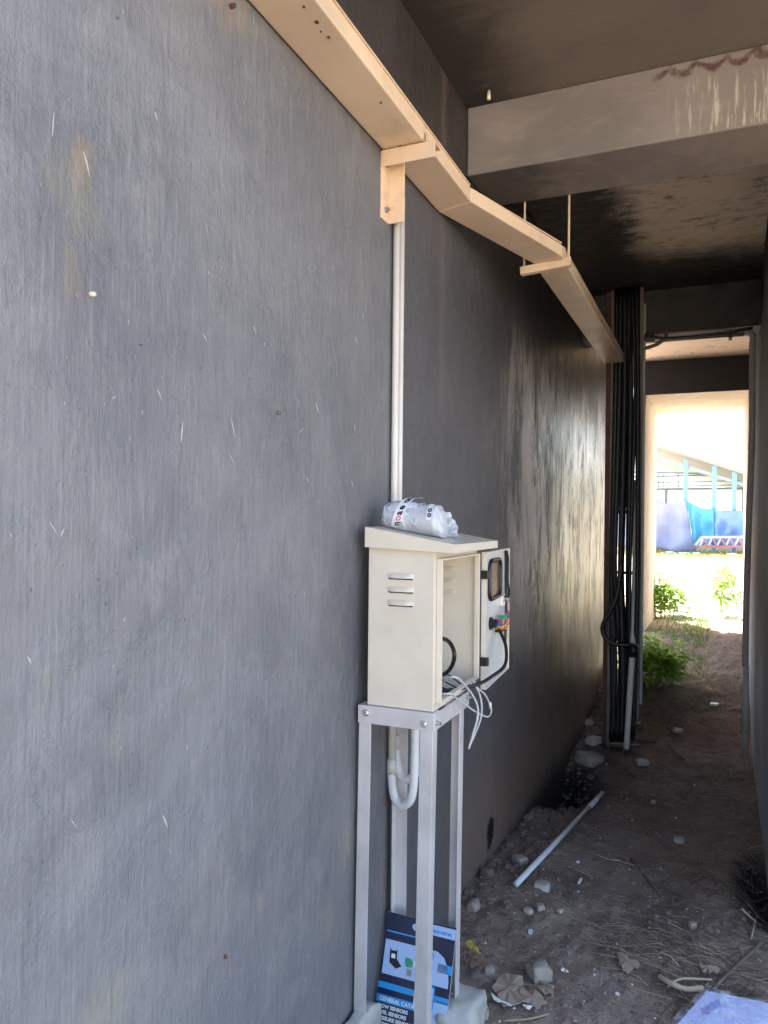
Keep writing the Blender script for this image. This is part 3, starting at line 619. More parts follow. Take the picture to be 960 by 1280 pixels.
# ------------------------------------------------------------------ catalogue
cg = empty('catalogue', None, 'dark blue general catalogue booklet leaning behind the legs of the stand', 'booklet')
c0 = Vector((-.822, 1.835, .135)); c1 = Vector((-.628, 1.845, .128)); up = Vector((.006, .085, .285))
cx = (c1-c0); 
def cp(u, v, n=0.0):
    nn = cx.normalized().cross(up.normalized()) ; return c0 + cx*u + up*v + nn*n
def cpoly(pts, n0, n1, name, mt, par=cg):
    q = MB(); a = [cp(u, v, n0) for u, v in pts]; q.prism(a, cp(0, 0, n1)-cp(0, 0, n0)); return q.build(name, mt, par)
NAVY = simple('navy_gloss_print', (.018, .022, .055), .3, nscale=8, bumps=0); CYAN = simple('cyan_gloss_print', (.03, .33, .72), .3, nscale=8, bumps=0); PALE = simple('pale_blue_print', (.42, .55, .80), .3, nscale=8, bumps=0)
PAPER = simple('white_paper', (.78, .79, .82), .5, nscale=40, bumps=.02); INKG = simple('green_print', (.03, .32, .14), .4, bumps=0); INKB = simple('black_print', (.012, .012, .018), .4, bumps=0); INKW = simple('white_print', (.8, .82, .85), .4, bumps=0)
cpoly([(0, 0), (1, 0), (1, 1), (0, 1)], -.006, -.0005, 'pages', PAPER)
cov = cpoly([(-.003, -.003), (1.003, -.003), (1.003, 1.003), (-.003, 1.003)], 0, .0006, 'cover', NAVY)
sg = -1 if (cx.normalized().cross(up.normalized())).y < 0 else 1
EPS = .0008
def pr(pts, mt, name='print_panel', lay=1): return cpoly(pts, EPS*lay, EPS*lay+.0004, name, mt, cov)
def rc(u0, v0, u1, v1): return [(u0, v0), (u1, v0), (u1, v1), (u0, v1)]
pr(rc(.63, .90, 1.0, .985), PALE); pr(rc(.03, .50, .66, .78), PALE); pr([(.70, .51), (.97, .51), (.97, .56), (.95, .66), (.88, .74), (.78, .78), (.70, .78)], PALE)
pr(rc(.64, .20, 1.0, .40), PALE); pr(rc(.0, .385, 1.0, .435), CYAN, 'print_band'); pr(rc(.80, .62, 1.0, .69), CYAN, 'print_band'); pr(rc(.0, .275, .60, .335), CYAN, 'print_band'); pr(rc(.64, .13, 1.0, .145), INKW, 'print_line')
pr([(.03, .855), (.50, .855), (.56, .84), (.60, .80), (.60, .77), (.585, .77), (.585, .80), (.55, .828), (.50, .843), (.03, .843)], CYAN, 'print_line')
pr([(.46+.075*cos(a*pi/10)+.0, .93+.032*sin(a*pi/10)) for a in range(20)], PALE, 'emblem', 1); pr([(.46+.03*cos(a*pi/8), .93+.018*sin(a*pi/8)) for a in range(16)], CYAN, 'emblem', 2)
pr([(.52, .45), (.545, .45), (.545, .33), (.58, .28), (.66, .265), (.66, .25), (.57, .262), (.525, .31)], INKW, 'print_line', 2)
pr([(.62, .50), (.80, .50), (.80, .33), (.76, .30), (.70, .285), (.64, .31), (.62, .35)], CYAN, 'crest', 2); pr([(.635, .485), (.785, .485), (.785, .34), (.74, .315), (.70, .30), (.65, .325), (.635, .36)], PALE, 'crest', 3)
pr([(.12, .60), (.22, .56), (.30, .59), (.22, .64), (.215, .72), (.20, .70), (.13, .70), (.11, .725)], INKB, 'device_picture', 2); pr(rc(.14, .64, .195, .675), INKW, 'device_picture', 3)
pr([(.36, .60), (.44, .60), (.46, .64), (.42, .67), (.34, .67), (.34, .64)], INKG, 'device_picture', 2); pr([(.50+.035*cos(a*pi/6), .64+.03*sin(a*pi/6)) for a in range(12)], INKW, 'device_picture', 2); pr(rc(.38, .53, .45, .585), STEEL, 'device_picture', 2)
pr([(.68+.06*cos(a*pi/7), .735+.04*sin(a*pi/7)) for a in range(14)], CYAN, 'emblem', 2)
def text_mesh(s, size, mt, name, parent, place, bold=0.0, extr=.0003):
    cu = bpy.data.curves.new(name, 'FONT'); cu.body = s; cu.size = size; cu.extrude = extr; cu.offset = bold; cu.resolution_u = 3
    t = bpy.data.objects.new(name, cu); col.objects.link(t); bpy.context.view_layer.update()
    me = bpy.data.meshes.new_from_object(t.evaluated_get(bpy.context.evaluated_depsgraph_get())); bpy.data.objects.remove(t); bpy.data.curves.remove(cu)
    for v in me.vertices: v.co = place(v.co)
    me.materials.clear(); me.materials.append(mt); me.name = name; o = bpy.data.objects.new(name, me); col.objects.link(o); o.parent = parent; return o
W_, H_ = cx.length, up.length
def ctext(s, u, v, size, mt, lay=2, bold=.0004): text_mesh(s, size, mt, 'lettering', cov, lambda c: cp(u+c.x/W_, v+c.y/H_, EPS*lay+c.z), bold)
ctext('GENERAL CATALOG', .04, .288, .0135, INKW); 
for i, s in enumerate(('FLOW SENSORS', 'LEVEL SENSORS', 'PRESSURE SENSORS', 'INTEGRATED SYSTEMS', 'INDICATORS & CONTROL')): ctext(s, .02, .232-.046*i, .0120, INKW, 1, .0005)
ctext('Quality', .55, .655, .011, INKB, 2); ctext('ensured', .55, .615, .011, INKB, 2); ctext('MEGA METER', .67, .925, .009, CYAN, 2)

# ------------------------------------------------------------------ bubble wrap parcel on the hood
def hoodz(x): return zl + (zr-zl)*(x-hx0)/(hx1-hx0)
def wrap_mat():
    m = M('bubble_wrap_film'); v = m.voro(85); n = m.noise(18, 5, .7, dist=1.5)
    m.out((.74, .77, .84), m.rng(n, .3, .7, .05, .22), 0, m.bump(m.addm(m.rng(v, .55, .1), m.mul(n, 1.2)), .7, .004), Specular_IOR_Level=.7)
    t = m.nt.nodes.new('ShaderNodeBsdfTransparent'); x = m.nt.nodes.new('ShaderNodeMixShader')
    m.set(x.inputs[0], m.rng(n, .3, .7, .12, .5)); o = m.nt.nodes['Material Output']
    m.nt.links.new(m.b.outputs[0], x.inputs[1]); m.nt.links.new(t.outputs[0], x.inputs[2]); m.nt.links.new(x.outputs[0], o.inputs[0]); return m.mat
WRAP = wrap_mat()
INNER = simple('white_foam_sheet', (.52, .54, .58), .3, nscale=22, var=.1, bumps=.35, bd=.006)
pk = empty('wrapped_parcel', None, 'bubble wrapped white roll taped with printed tape, lying on the cabinet hood', 'parcel')
def roll(x0, x1, prof, yc, seed, amp, name, mt, ns=70, nr=64, flat=True):
    vs = []; fs = []
    for i in range(ns+1):
        u = i/ns; x = x0+(x1-x0)*u; r = lerp_table(prof, u)
        for k in range(nr):
            a = 2*pi*k/nr; n = noise.noise(Vector((x*22, cos(a)*1.3, sin(a)*1.3+seed))); n2 = noise.noise(Vector((x*60, cos(a)*2.6, sin(a)*2.6+seed)))
            rr = r*(1+amp*n+amp*.55*n2); p = Vector((x + .012*amp*n2*4, yc+rr*cos(a)*1.0, hoodz(x)+r*.86+rr*sin(a)*.9)); p.z = max(p.z, hoodz(x)+.0015); vs.append(p)
    for i in range(ns):
        for k in range(nr): fs.append((i*nr+k, i*nr+(k+1)%nr, (i+1)*nr+(k+1)%nr, (i+1)*nr+k))
    fs += [tuple(range(nr))[::-1], tuple(ns*nr+k for k in range(nr))]
    q = MB(); q.add(vs, fs); return q.build(name, mt, pk, True)
YC = 1.825
roll(-.755, -.628, [(0, .03), (.2, .041), (.85, .047), (.95, .040), (1, .024)], YC, 2, .06, 'foam_roll', INNER)
roll(-.795, -.690, [(0, .022), (.1, .037), (.35, .044), (.8, .045), (1, .045)], YC, 9, .17, 'bubble_wrap', WRAP)
# stiff fan shaped flap of film at the far end
q = MB(); vs = []; n = 18
for j in range(7):
    for i in range(n+1):
        a = -.15+2.2*i/n; rr = .012+.062*j/6*(1+.07*sin(i*2.3)); vs.append(Vector((-.668+.050*cos(a)*rr/.06, YC+.035+.012*j/6*sin(i*1.7)+.01*cos(a), hoodz(-.63)+.004+max(0, sin(a))*rr)))
q.add(vs, [(j*(n+1)+i, j*(n+1)+i+1, (j+1)*(n+1)+i+1, (j+1)*(n+1)+i) for j in range(6) for i in range(n)]); q.build('film_flap', WRAP, pk, True)
# printed tape bands
TAPE = simple('clear_printed_tape', (.74, .76, .80), .18, nscale=20, var=.05, bumps=.05)
PINK = simple('pink_ink', (.75, .16, .24), .4, bumps=0)
def surf(s, h, xc, r, skew, off):
    # s: arc angle from the hood upwards on the near side, h: across the band (towards -x)
    a = s; return Vector((xc - h + skew*a, YC - (r+off)*cos(a), hoodz(xc)+.86*r + (r+off)*.9*sin(a)))
def tapeband(xc, r, skew, a0, a1, wd):
    q = MB(); vs = []; n = 22
    for i in range(n+1):
        a = a0+(a1-a0)*i/n
        for h in (-wd/2, wd/2): vs.append(surf(a, h, xc, r, skew, .0008))
    q.add(vs, [(2*i, 2*i+1, 2*i+3, 2*i+2) for i in range(n)]); return q.build('tape_band', TAPE, pk, True)
t1 = tapeband(-.735, .049, .016, -.75, 1.9, .028)
for s, a, mt in (('n', -.68, INKB), ('o', -.36, PINK), ('a', -.03, INKB), ('e', .27, INKB), ('o', .72, INKB), ('n', .98, INKB), ('g', 1.38, INKB)):
    text_mesh(s, .026, mt, 'tape_letter', t1, lambda c, a=a: surf(a+c.x/.049, c.y-.008, -.735, .049, .016, .0014+c.z), .0008)
t2 = tapeband(-.655, .0495, .0, .0, 1.1, .014)
for s, a in (('o', .15), ('o', .45)): text_mesh(s, .020, INKB, 'tape_letter', t2, lambda c, a=a: surf(a+c.x/.046, c.y-.006, -.655, .0495, 0, .0014+c.z), .0008)

# ------------------------------------------------------------------ cable ladder and cables at the end of the wall
CY = 5.08
ld = empty('cable_ladder', None, 'rusty upright cable ladder with two steel rails beside the doorway', 'cable ladder')
def V3(px, py, y=CY): return atY(px, py, y)
def rail(px0, py0, px1, py1, wd, mt, y=CY, name='side_rail'):
    a, c = V3(px0, py0, y), V3(px1, py1, y); a.z = min(a.z, 2.973); return MB().beam(a, c, wd, .04, (0, 1, 0)).build(name, mt, ld, bevel=.002)
rail(767, 340, 760, 935, .020, OLDST); rail(803, 340, 797, 900, .022, OLDST); rail(764, 340, 758, 928, .05, RUST, CY+.035)
q = None
for py in (438, 560, 640, 716, 800, 905, 932):
    a, c = V3(763, py-1, CY+.03), V3(801, py+1, CY+.03); MB().beam(a, c, .022, .02).build('rung', RUST, ld)
q = MB().beam(V3(806, 380, CY+.01), V3(801, 880, CY+.01), .016, .02, (0, 1, 0)); q.build('side_rail', simple('grey_green_conduit', (.34, .36, .33), .5), ld)
specs = [(771, 769, 762, 770, 764, .017, 'leftmost of the black riser cables, hugging the rusty rail'),
         (776, 775, 770, 776, 771, .018, 'second black riser cable from the left'),
         (781, 781, 775, 778, 777, .019, 'third black riser cable, thick, running straight down'),
         (785, 788, 784, 784, 784, .019, 'fourth black riser cable, just behind the white pipe'),
         (790, 793, 789, 788, 787, .012, 'fifth black riser cable, left of the bright gap'),
         (796, 797, 796, 793, 791, .015, 'rightmost black riser cable, beside the steel rail'),
         (773, 771, 766, 766, 768, .018, 'thin black riser cable bowing out to the left'),
         (787, 783, 779, 781, 779, .018, 'thin black riser cable crossing in front of the others')]
for i, (a, b_, c, d, e, r, lab) in enumerate(specs):
    rq = random.Random(i*5+2); b_ += rq.uniform(-1.5, 1.5); c += rq.uniform(-2.5, 2.5); d += rq.uniform(-1.5, 1.5); r *= .96
    y = CY-.02-.02*(i % 3)
    pts = [V3(a, 352, y), V3(b_, 480, y), V3((b_+c)/2, 600, y-.01), V3(c, 720, y), V3(d, 830, y), V3(e, 925, y)]; pts[0].z = min(pts[0].z, 2.97)
    o = cable(pts, r, BLACKM, 'riser_cable', None, 8, 6); tag(o, lab, 'cable', 'black cables rising beside the doorway')
y = CY-.11
o = cable([V3(783, 936, y), V3(787, 870, y), V3(790, 822, y), V3(792, 770, CY), V3(794, 700, CY+.03), V3(795, 600, CY+.03)], .018, PVC, 'pipe', None, 10); tag(o, 'leaning white plastic pipe standing among the black cables', 'pipe')
y = CY-.15
lpz = empty('looped_cable', None, 'black cable bowing out in a loop and clipped across the riser cables', 'cable')
cable([V3(777, 700, y), V3(771, 745, y), V3(758, 772, y), V3(753, 785, y), V3(757, 798, y), V3(768, 805, y), V3(782, 806, y), V3(792, 808, y), V3(794, 816, y)], .014, BLACK, 'cable_run', lpz)
MB().tube([V3(792, 806, y), V3(792, 821, y)], .030, 10).build('end_cap', BLACK, lpz, True)
# conduits above the doorway
y = 5.36
for i, (pts, r, lab) in enumerate((([(806, 425), (830, 420), (880, 416), (925, 415), (940, 419), (946, 432), (945, 470), (940, 560), (935, 680), (932, 800), (931, 915)], .019, 'pale conduit crossing under the dark beam and bending down the right wall'),
                                   ([(802, 437), (820, 431), (835, 424), (880, 421), (930, 418)], .012, 'thin grey conduit running just below the bent pale one'),
                                   ([(806, 420), (840, 423), (900, 417), (948, 409)], .010, 'thin black cable running along the crossing conduit'))):
    P3 = [atY(px, py, 5.11-.02*i) for px, py in pts]
    if i < 3:
        for p in P3: p.x = min(p.x, .195)
    if i == 0: P3[-1].z = .06
    o = cable(P3, r, (simple('dusty_pale_conduit', (.50, .43, .40), .5, dirt=((.2, .15, .13), .4)), OLDST, BLACK)[i], 'conduit' if i < 2 else 'cable', None, 10); tag(o, lab, 'conduit' if i < 2 else 'cable')
p = atY(812, 422, 5.10); o = MB().tube([p-Vector((.03, 0, 0)), p+Vector((.03, 0, 0))], .030, 12).build('junction_fitting', OLDST, None, True); tag(o, 'dark round pipe fitting at the left end of the crossing conduits', 'fitting')
for px in (833, 913):
    p = atY(px, 419, 5.10); o = MB().box((p.x-.010, 5.07, p.z-.022), (p.x+.010, 5.149, p.z+.024)).build('pipe_clip', RUST); tag(o, 'rusty clip holding the crossing conduits, %s' % ('near the black cables' if px < 850 else 'near the right wall'), 'clip')
# lower white sleeve of the wall conduit
a = atY(931, 916, 5.10); a.x = min(a.x, .185); o = MB().tube([a, a+Vector((.002, 0, .40))], .0205, 10).build('pipe_sleeve', PVC, None, True); tag(o, 'short white sleeve round the foot of the right wall conduit', 'pipe')

# ------------------------------------------------------------------ things lying on the ground
a, c = onG(645, 1106, .016), onG(753, 993, .02)
o = MB().tube([a, a.lerp(c, .8)], .0108, 12).build('plastic_pipe', PVCG, None, True); 
MB().tube([a.lerp(c, .795), c], .0122, 12).build('pipe_socket', PVCG, o, True); tag(o, 'straight grey blue plastic pipe lying diagonally on the dirt', 'pipe')
stones = [(678, 1107, 13, 9, STONEP, 'flat pale stone right of the lower end of the grey pipe'), (674, 1211, 18, 17, STONE, 'largest brown stone, above the cardboard scraps'), (592, 1131, 11, 14, STONE, 'tan stone against the wall just right of the far stand leg'),
          (675, 1133, 8, 6, STONE, 'small round brown stone below the pale flat stone'), (660, 1139, 7, 5, STONEP, 'small pale stone left of the small round brown one'), (803, 953, 11, 6, STONEP, 'pale oblong stone right of the foot of the leaning pipe'),
          (742, 924, 13, 8, STONEP, 'pale stone at the wall foot left of the cable ladder'), (735, 903, 11, 7, STONE, 'brown stone on the heap above the pale one by the ladder'), (736, 946, 22, 12, STONE, 'broad dark brown stone in front of the cable ladder'),
          (849, 1050, 8, 6, STONEP, 'small crumbly pale stone in the middle of the path'), (817, 1003, 4, 4, STONEP, 'tiny pale pebble in mid path'), (893, 880, 8, 3, WHITEP, 'white flat fragment on the path near the right wall'),
          (847, 913, 9, 4, STONEP, 'light lump beside a stick in the far path'), (844, 828, 7, 4, STONEP, 'pale stone beside the green bush'), (612, 1212, 9, 11, STONE, 'mottled stone beside the yellow leaf'),
          (700, 1142, 5, 4, STONEP, 'small cream pebble beyond the brown stones'), (663, 1167, 4, 4, WHITEP, 'tiny white pebble in the dirt right of the yellow leaf'), (650, 1075, 12, 8, STONE, 'dusty brown clod beside the wall left of the grey pipe'),
          (604, 1268, 9, 12, STONE, 'grey stone wedged beside the right concrete footing'), (865, 1158, 6, 6, STONE, 'ochre stone among dry grass near the right wall'), (640, 1235, 10, 6, STONE, 'half buried clod left of the big brown stone')]
for i, (px, py, rw_, rh, mt, lab) in enumerate(stones):
    p = onG(px, py+rh*.6); t = (p-EYE).length/1.05; r = rw_/950*t; rz = rh/950*t
    lump('stone', p+Vector((0, 0, rz*.35)), (r, r*.85, min(rz, r)*.8), mt, lab, 'stone', i+1, .55, 'stones scattered on the dirt', i*.7, .58)
# plaster rubble at the wall foot (too many and small to count) and gravel
RUBM = simple('sooty_rubble', (.16, .12, .10), .9, var=.35, nscale=14, bumps=.5, bd=.006)
RUBM2 = simple('brown_grit', (.24, .185, .155), .9, var=.35, nscale=30, bumps=.5, bd=.004)
def scatter(name, n, mt, rr, region, seed, label=None, flat=.6, shape='rock'):
    rnd = random.Random(seed); q = MB()
    for i in range(n):
        x, y = region(rnd); s = rnd.uniform(*rr)*(1 if rnd.random() < .85 else 1.8); z = gz(x, y); base = []
        k = 5; h = s*flat
        a0 = rnd.random()*6; v = [(x+s*rnd.uniform(.7, 1.1)*cos(a0+2*pi*j/k), y+s*rnd.uniform(.7, 1.1)*sin(a0+2*pi*j/k), z-h*.1) for j in range(k)] + [(x+s*.55*rnd.uniform(.7, 1.1)*cos(a0+2*pi*j/k), y+s*.55*sin(a0+2*pi*j/k), z+h*rnd.uniform(.6, 1)) for j in range(k)]
        q.add(v, [tuple(range(k, 2*k))] + [(j, (j+1)%k, k+(j+1)%k, k+j) for j in range(k)])
    o = q.build(name, mt); tag(o, label, None, None, 'stuff'); return o
scatter('gravel', 2600, RUBM2, (.002, .008), lambda r: (r.uniform(-.82, .2), 1.7+7*r.random()**1.8), 1, 'brown grit and crumbs strewn over the path')
scatter('pale_grit', 260, STONEP, (.002, .006), lambda r: (r.uniform(-.7, .2), 1.8+6*r.random()**1.7), 2, 'pale crumbs strewn over the path')
scatter('white_litter', 70, WHITEP, (.002, .006), lambda r: (r.uniform(-.6, .2), 1.9+5*r.random()**2), 5, 'tiny white plastic crumbs on the dirt')
scatter('rubble', 420, RUBM, (.004, .022), lambda r: (-.82+.18*r.random()**2, r.uniform(2.6, 6.2)), 4, 'broken plaster and clods along the foot of the long wall')
scatter('field_grit', 500, STONEP, (.01, .04), lambda r: (r.uniform(-3, 2), r.uniform(9, 24)), 6, 'stones and crumbs over the sunlit sandy yard')
# straw and dry grass
def straws(name, n, region, seed, L=(.03, .12), wd=.0012, mt=STRAW, lab=None, angc=None):
    rnd = random.Random(seed); q = MB()
    for i in range(n):
        x, y = region(rnd); a = rnd.uniform(0, pi) if angc is None else rnd.gauss(angc, .45); l = rnd.uniform(*L)/2; dz = rnd.uniform(-.006, .010); w2 = wd*rnd.uniform(.6, 1.4)
        p = Vector((x-l*cos(a), y-l*sin(a), 0)); r_ = Vector((x+l*cos(a), y+l*sin(a), 0)); m_ = (p+r_)/2+Vector((rnd.uniform(-.1, .1)*l, rnd.uniform(-.1, .1)*l, 0))
        for v in (p, m_, r_): v.z = gz(v.x, v.y)+.004
        m_.z += abs(dz); r_.z += dz if dz > 0 else 0
        q.tube([p, m_, r_], w2, 3, False)
    o = q.build(name, mt); tag(o, lab, None, None, 'stuff'); return o
pc = onG(830, 1190)
straws('straw', 170, lambda r: (pc.x+r.gauss(0, .17), pc.y+r.gauss(0, .10)), 11, (.03, .14), .0010, lab='dry straw scattered over the near path', angc=-.35)
straws('dry_grass', 380, lambda r: (r.uniform(-.55, .2), 1.9+4.5*r.random()**1.4), 12, (.02, .09), .0007, lab='thin dry stalks over the dirt')
straws('dead_roots', 160, lambda r: (r.uniform(-.15, .19), r.uniform(2.2, 3.6)), 13, (.05, .18), .0016, TWIG, 'dark dead roots near the right wall')
def twig(pix, r, mt, lab, lift=.008):
    pts = [onG(px, py, lift) for px, py in pix]; o = cable(pts, [r]*(len(spline(pts, 5))), mt, 'twig', None, 6, 5); tag(o, lab, 'stick', 'sticks lying on the dirt')
twig([(630, 1279), (660, 1275), (686, 1270)], .003, STRAW, 'straight straw coloured stick at the bottom edge below the cardboard')
twig([(789, 1073), (808, 1100), (825, 1121)], .005, TWIG, 'thick dark stick slanting across the middle of the path')
twig([(694, 1094), (706, 1103), (716, 1115), (712, 1128)], .003, TWIG, 'curved thin twig right of the pale flat stone')
twig([(745, 1069), (760, 1074), (775, 1076)], .003, STRAW, 'short pale stick above the dark slanting one')
twig([(953, 1180), (925, 1205), (903, 1225), (890, 1240)], .006, TWIG, 'long dark stick beside the plastic sleeve')
twig([(927, 1136), (941, 1150), (944, 1154)], .004, STRAW, 'pale broken stick near the dark burnt corner')
twig([(944, 1150), (941, 1165), (939, 1176)], .003, STRAW, 'thin upright stalk near the right wall')
twig([(836, 1235), (845, 1228), (858, 1224), (890, 1226)], .004, STRAW, 'pale forked straw above the husk')
twig([(835, 930), (848, 944), (855, 950)], .005, TWIG, 'thin stick in the far path right of the oblong stone')
twig([(762, 920), (790, 925), (820, 928)], .008, RUST, 'thin rusty rod lying in front of the cable ladder')
twig([(655, 1212), (675, 1228), (692, 1236)], .006, CARD, 'rolled brown strip crossing the cardboard')
# husk
pts = [onG(824, 1222, .01), onG(840, 1232, .014), onG(858, 1237, .014), onG(878, 1239, .01)]; o = cable(pts, .008, STRAW, 'corn_husk', None, 8); tag(o, 'curled straw coloured husk beside the plastic sleeve', 'husk')
def sheet(name, pix, mt, lab, cat, lift=.010, th=.003, seed=0):
    rj = random.Random(seed+77); out = []
    for (ax, ay), (bx, by) in zip(pix, pix[1:]+pix[:1]):
        L = math.hypot(bx-ax, by-ay); k = 4 if L > 12 else 2
        for i in range(k): j = min(1.0, L*.05); out.append((ax+(bx-ax)*i/k+rj.uniform(-j, j), ay+(by-ay)*i/k+rj.uniform(-j, j)))
    pix = out
    pts = [onG(px, py, lift) for px, py in pix]; c = sum(pts, Vector())/len(pts); rnd = random.Random(seed); q = MB()
    for p in pts: p.z = c.z + rnd.uniform(-.003, .004) + (gz(p.x, p.y)+lift-c.z)*.6
    n = len(pts); vs = [c+Vector((0, 0, .003))] + pts + [c-Vector((0, 0, th-.003))] + [p-Vector((0, 0, th)) for p in pts]
    fs = [(0, 1+i, 1+(i+1)%n) for i in range(n)] + [(n+1, n+2+(i+1)%n, n+2+i) for i in range(n)] + [(1+i, n+2+i, n+2+(i+1)%n, 1+(i+1)%n) for i in range(n)]
    q.add(vs, fs); o = q.build(name, mt); tag(o, lab, cat); return o
sheet('cardboard_scrap', [(614, 1233), (632, 1216), (654, 1224), (652, 1256), (628, 1258)], CARD, 'torn cardboard scrap nearest the concrete footing', 'cardboard', seed=1, lift=.018)
sheet('cardboard_scrap', [(650, 1238), (668, 1240), (684, 1254), (672, 1262), (652, 1254)], CARD, 'torn cardboard scrap right of the first one', 'cardboard', seed=2, lift=.022)
sheet('cardboard_scrap', [(668, 1230), (692, 1238), (690, 1243), (676, 1242)], CARD, 'small curled cardboard scrap below the big stone', 'cardboard', seed=3, lift=.014)
sheet('cardboard_scrap', [(772, 1190), (790, 1198), (800, 1206), (784, 1216), (774, 1208)], CARD, 'ragged cardboard scrap in the middle of the path', 'cardboard', seed=4)
sheet('cardboard_scrap', [(872, 1198), (880, 1206), (900, 1212), (896, 1219), (878, 1217)], CARD, 'pale ragged cardboard scrap above the plastic sleeve', 'cardboard', seed=5, lift=.02)
sheet('dead_leaf', [(581, 1181), (588, 1175), (598, 1186), (601, 1193), (588, 1189)], YLEAF, 'yellow dead leaf beside the far stand leg', 'leaf', .05, .001)
sheet('dead_leaf', [(583, 1192), (596, 1194), (598, 1206), (590, 1214), (584, 1206)], BRLEAF, 'brown curled dead leaf below the yellow one', 'leaf', .03, .001)
sheet('plastic_strip', [(613, 1243), (622, 1250), (640, 1257), (638, 1259), (618, 1253)], WHITEP, 'curved white plastic strip in front of the cardboard', 'litter', .02, .001)
sheet('plastic_piece', [(653, 1258), (660, 1257), (666, 1261), (658, 1262)], WHITEP, 'crumpled white plastic bit below the cardboard', 'litter', .02, .002)
sheet('cigarette_end', [(701, 1213), (704, 1210), (711, 1215), (708, 1217)], WHITEP, 'white cigarette end right of the big brown stone', 'litter', .01, .004)
sheet('plastic_piece', [(722, 1104), (725, 1098), (728, 1099), (725, 1105)], WHITEP, 'small white tube piece in mid path', 'litter', .01, .005)
# plastic sleeve of papers, bottom right
sl = empty('paper_sleeve', None, 'clear plastic sleeve holding light blue papers on the ground at the bottom right', 'plastic sleeve')
BLUEP = simple('light_blue_paper', (.55, .62, .90), .5, nscale=12, var=.06, bumps=.02)
FILM = None
def film_mat():
    m = M('clear_sleeve_film'); n = m.noise(16, 5, .7, dist=2); m.out((.86, .89, .97), .10, 0, m.bump(n, .9, .012), Specular_IOR_Level=.8)
    t = m.nt.nodes.new('ShaderNodeBsdfTransparent'); x = m.nt.nodes.new('ShaderNodeMixShader'); m.set(x.inputs[0], m.rng(n, .35, .65, .55, .95)); o = m.nt.nodes['Material Output']
    m.nt.links.new(m.b.outputs[0], x.inputs[1]); m.nt.links.new(t.outputs[0], x.inputs[2]); m.nt.links.new(x.outputs[0], o.inputs[0]); return m.mat
FILM = film_mat()
S0 = onG(842, 1278, .02); zS = S0.z+.02
def sp_(px, py, dz=0): p = atZ(px, py, zS+dz); return p
c4 = [sp_(845, 1284), sp_(884, 1240), sp_(990, 1262), sp_(1000, 1330), sp_(850, 1330)]
q = MB(); q.prism(c4, (0, 0, .004)); q.build('paper', BLUEP, sl)
q = MB(); q.prism([sp_(876, 1262, .005), sp_(886, 1256, .005), sp_(892, 1264, .005), sp_(880, 1272, .005)], (0, 0, .0005)); q.build('printed_mark', simple('violet_print', (.24, .20, .62), .4), sl)
q = MB(); q.prism([sp_(888, 1254, .005), sp_(898, 1249, .005), sp_(902, 1258, .005), sp_(893, 1262, .005)], (0, 0, .0005)); q.build('printed_mark', simple('blue_print', (.20, .34, .80), .4), sl)
ff = [sp_(836, 1280), sp_(852, 1258), sp_(872, 1240), sp_(884, 1229), sp_(898, 1236), sp_(930, 1244), sp_(990, 1254), sp_(1010, 1340), sp_(838, 1345)]
cen = sum(ff, Vector())/len(ff); q = MB(); vs = []; K = 14; N = len(ff)*6
ring = [ff[i//6].lerp(ff[(i//6+1) % len(ff)], (i % 6)/6) for i in range(N)]
for k in range(K+1):
    for p in ring:
        v = cen.lerp(p, k/K); v = v+Vector((0, 0, .010+.008*noise.noise(Vector((v.x*22, v.y*22, 1)))+.004*noise.noise(Vector((v.x*60, v.y*60, 4))) - .012*(k/K)**4)); vs.append(v)
q.add(vs, [(k*N+i, k*N+(i+1)%N, (k+1)*N+(i+1)%N, (k+1)*N+i) for k in range(K) for i in range(N)]); q.build('clear_film', FILM, sl, True)

# ------------------------------------------------------------------ plants
def leaf_clump(root, base, n, spread, h, Lf, mt, seed, stems=6, palm=False):
    rnd = random.Random(seed); q = MB(); s = MB()
    for i in range(stems):
        a = rnd.random()*2*pi; rr = spread*rnd.uniform(.15, 1); top = base+Vector((rr*cos(a), rr*sin(a), h*rnd.uniform(.55, 1))); mid = None
        b0 = base+Vector((rr*.75*cos(a), rr*.75*sin(a), 0)); mid = b0.lerp(top, .5)+Vector((0, 0, h*.06)); pts = spline([b0, mid, top], 5); s.tube(pts, [.004*(1-.6*k/len(pts)) for k in range(len(pts))], 4)
        for k in range(max(1, n//stems)):
            p = pts[min(len(pts)-1, int(len(pts)*(.25+.75*rnd.random())))]
            a2 = rnd.random()*2*pi; el = rnd.uniform(-.3, .7); L = Lf*rnd.uniform(.6, 1.2)
            d = Vector((cos(a2)*cos(el), sin(a2)*cos(el), sin(el))); p = p+d*L*.25; sd_ = d.cross(Vector((rnd.uniform(-.4, .4), rnd.uniform(-.4, .4), 1))).normalized(); wd = L*(.17 if palm else .26)
            tip = p+d*L-Vector((0, 0, L*.25)); m1 = p+d*L*.45+Vector((0, 0, L*.06))
            q.add([p, m1-sd_*wd, m1+Vector((0, 0, -wd*.3)), m1+sd_*wd, tip], [(0, 1, 2), (0, 2, 3), (1, 4, 2), (2, 4, 3)])
    q.build('foliage', mt, root, fix=False); s.build('stem', STEM, root, True)
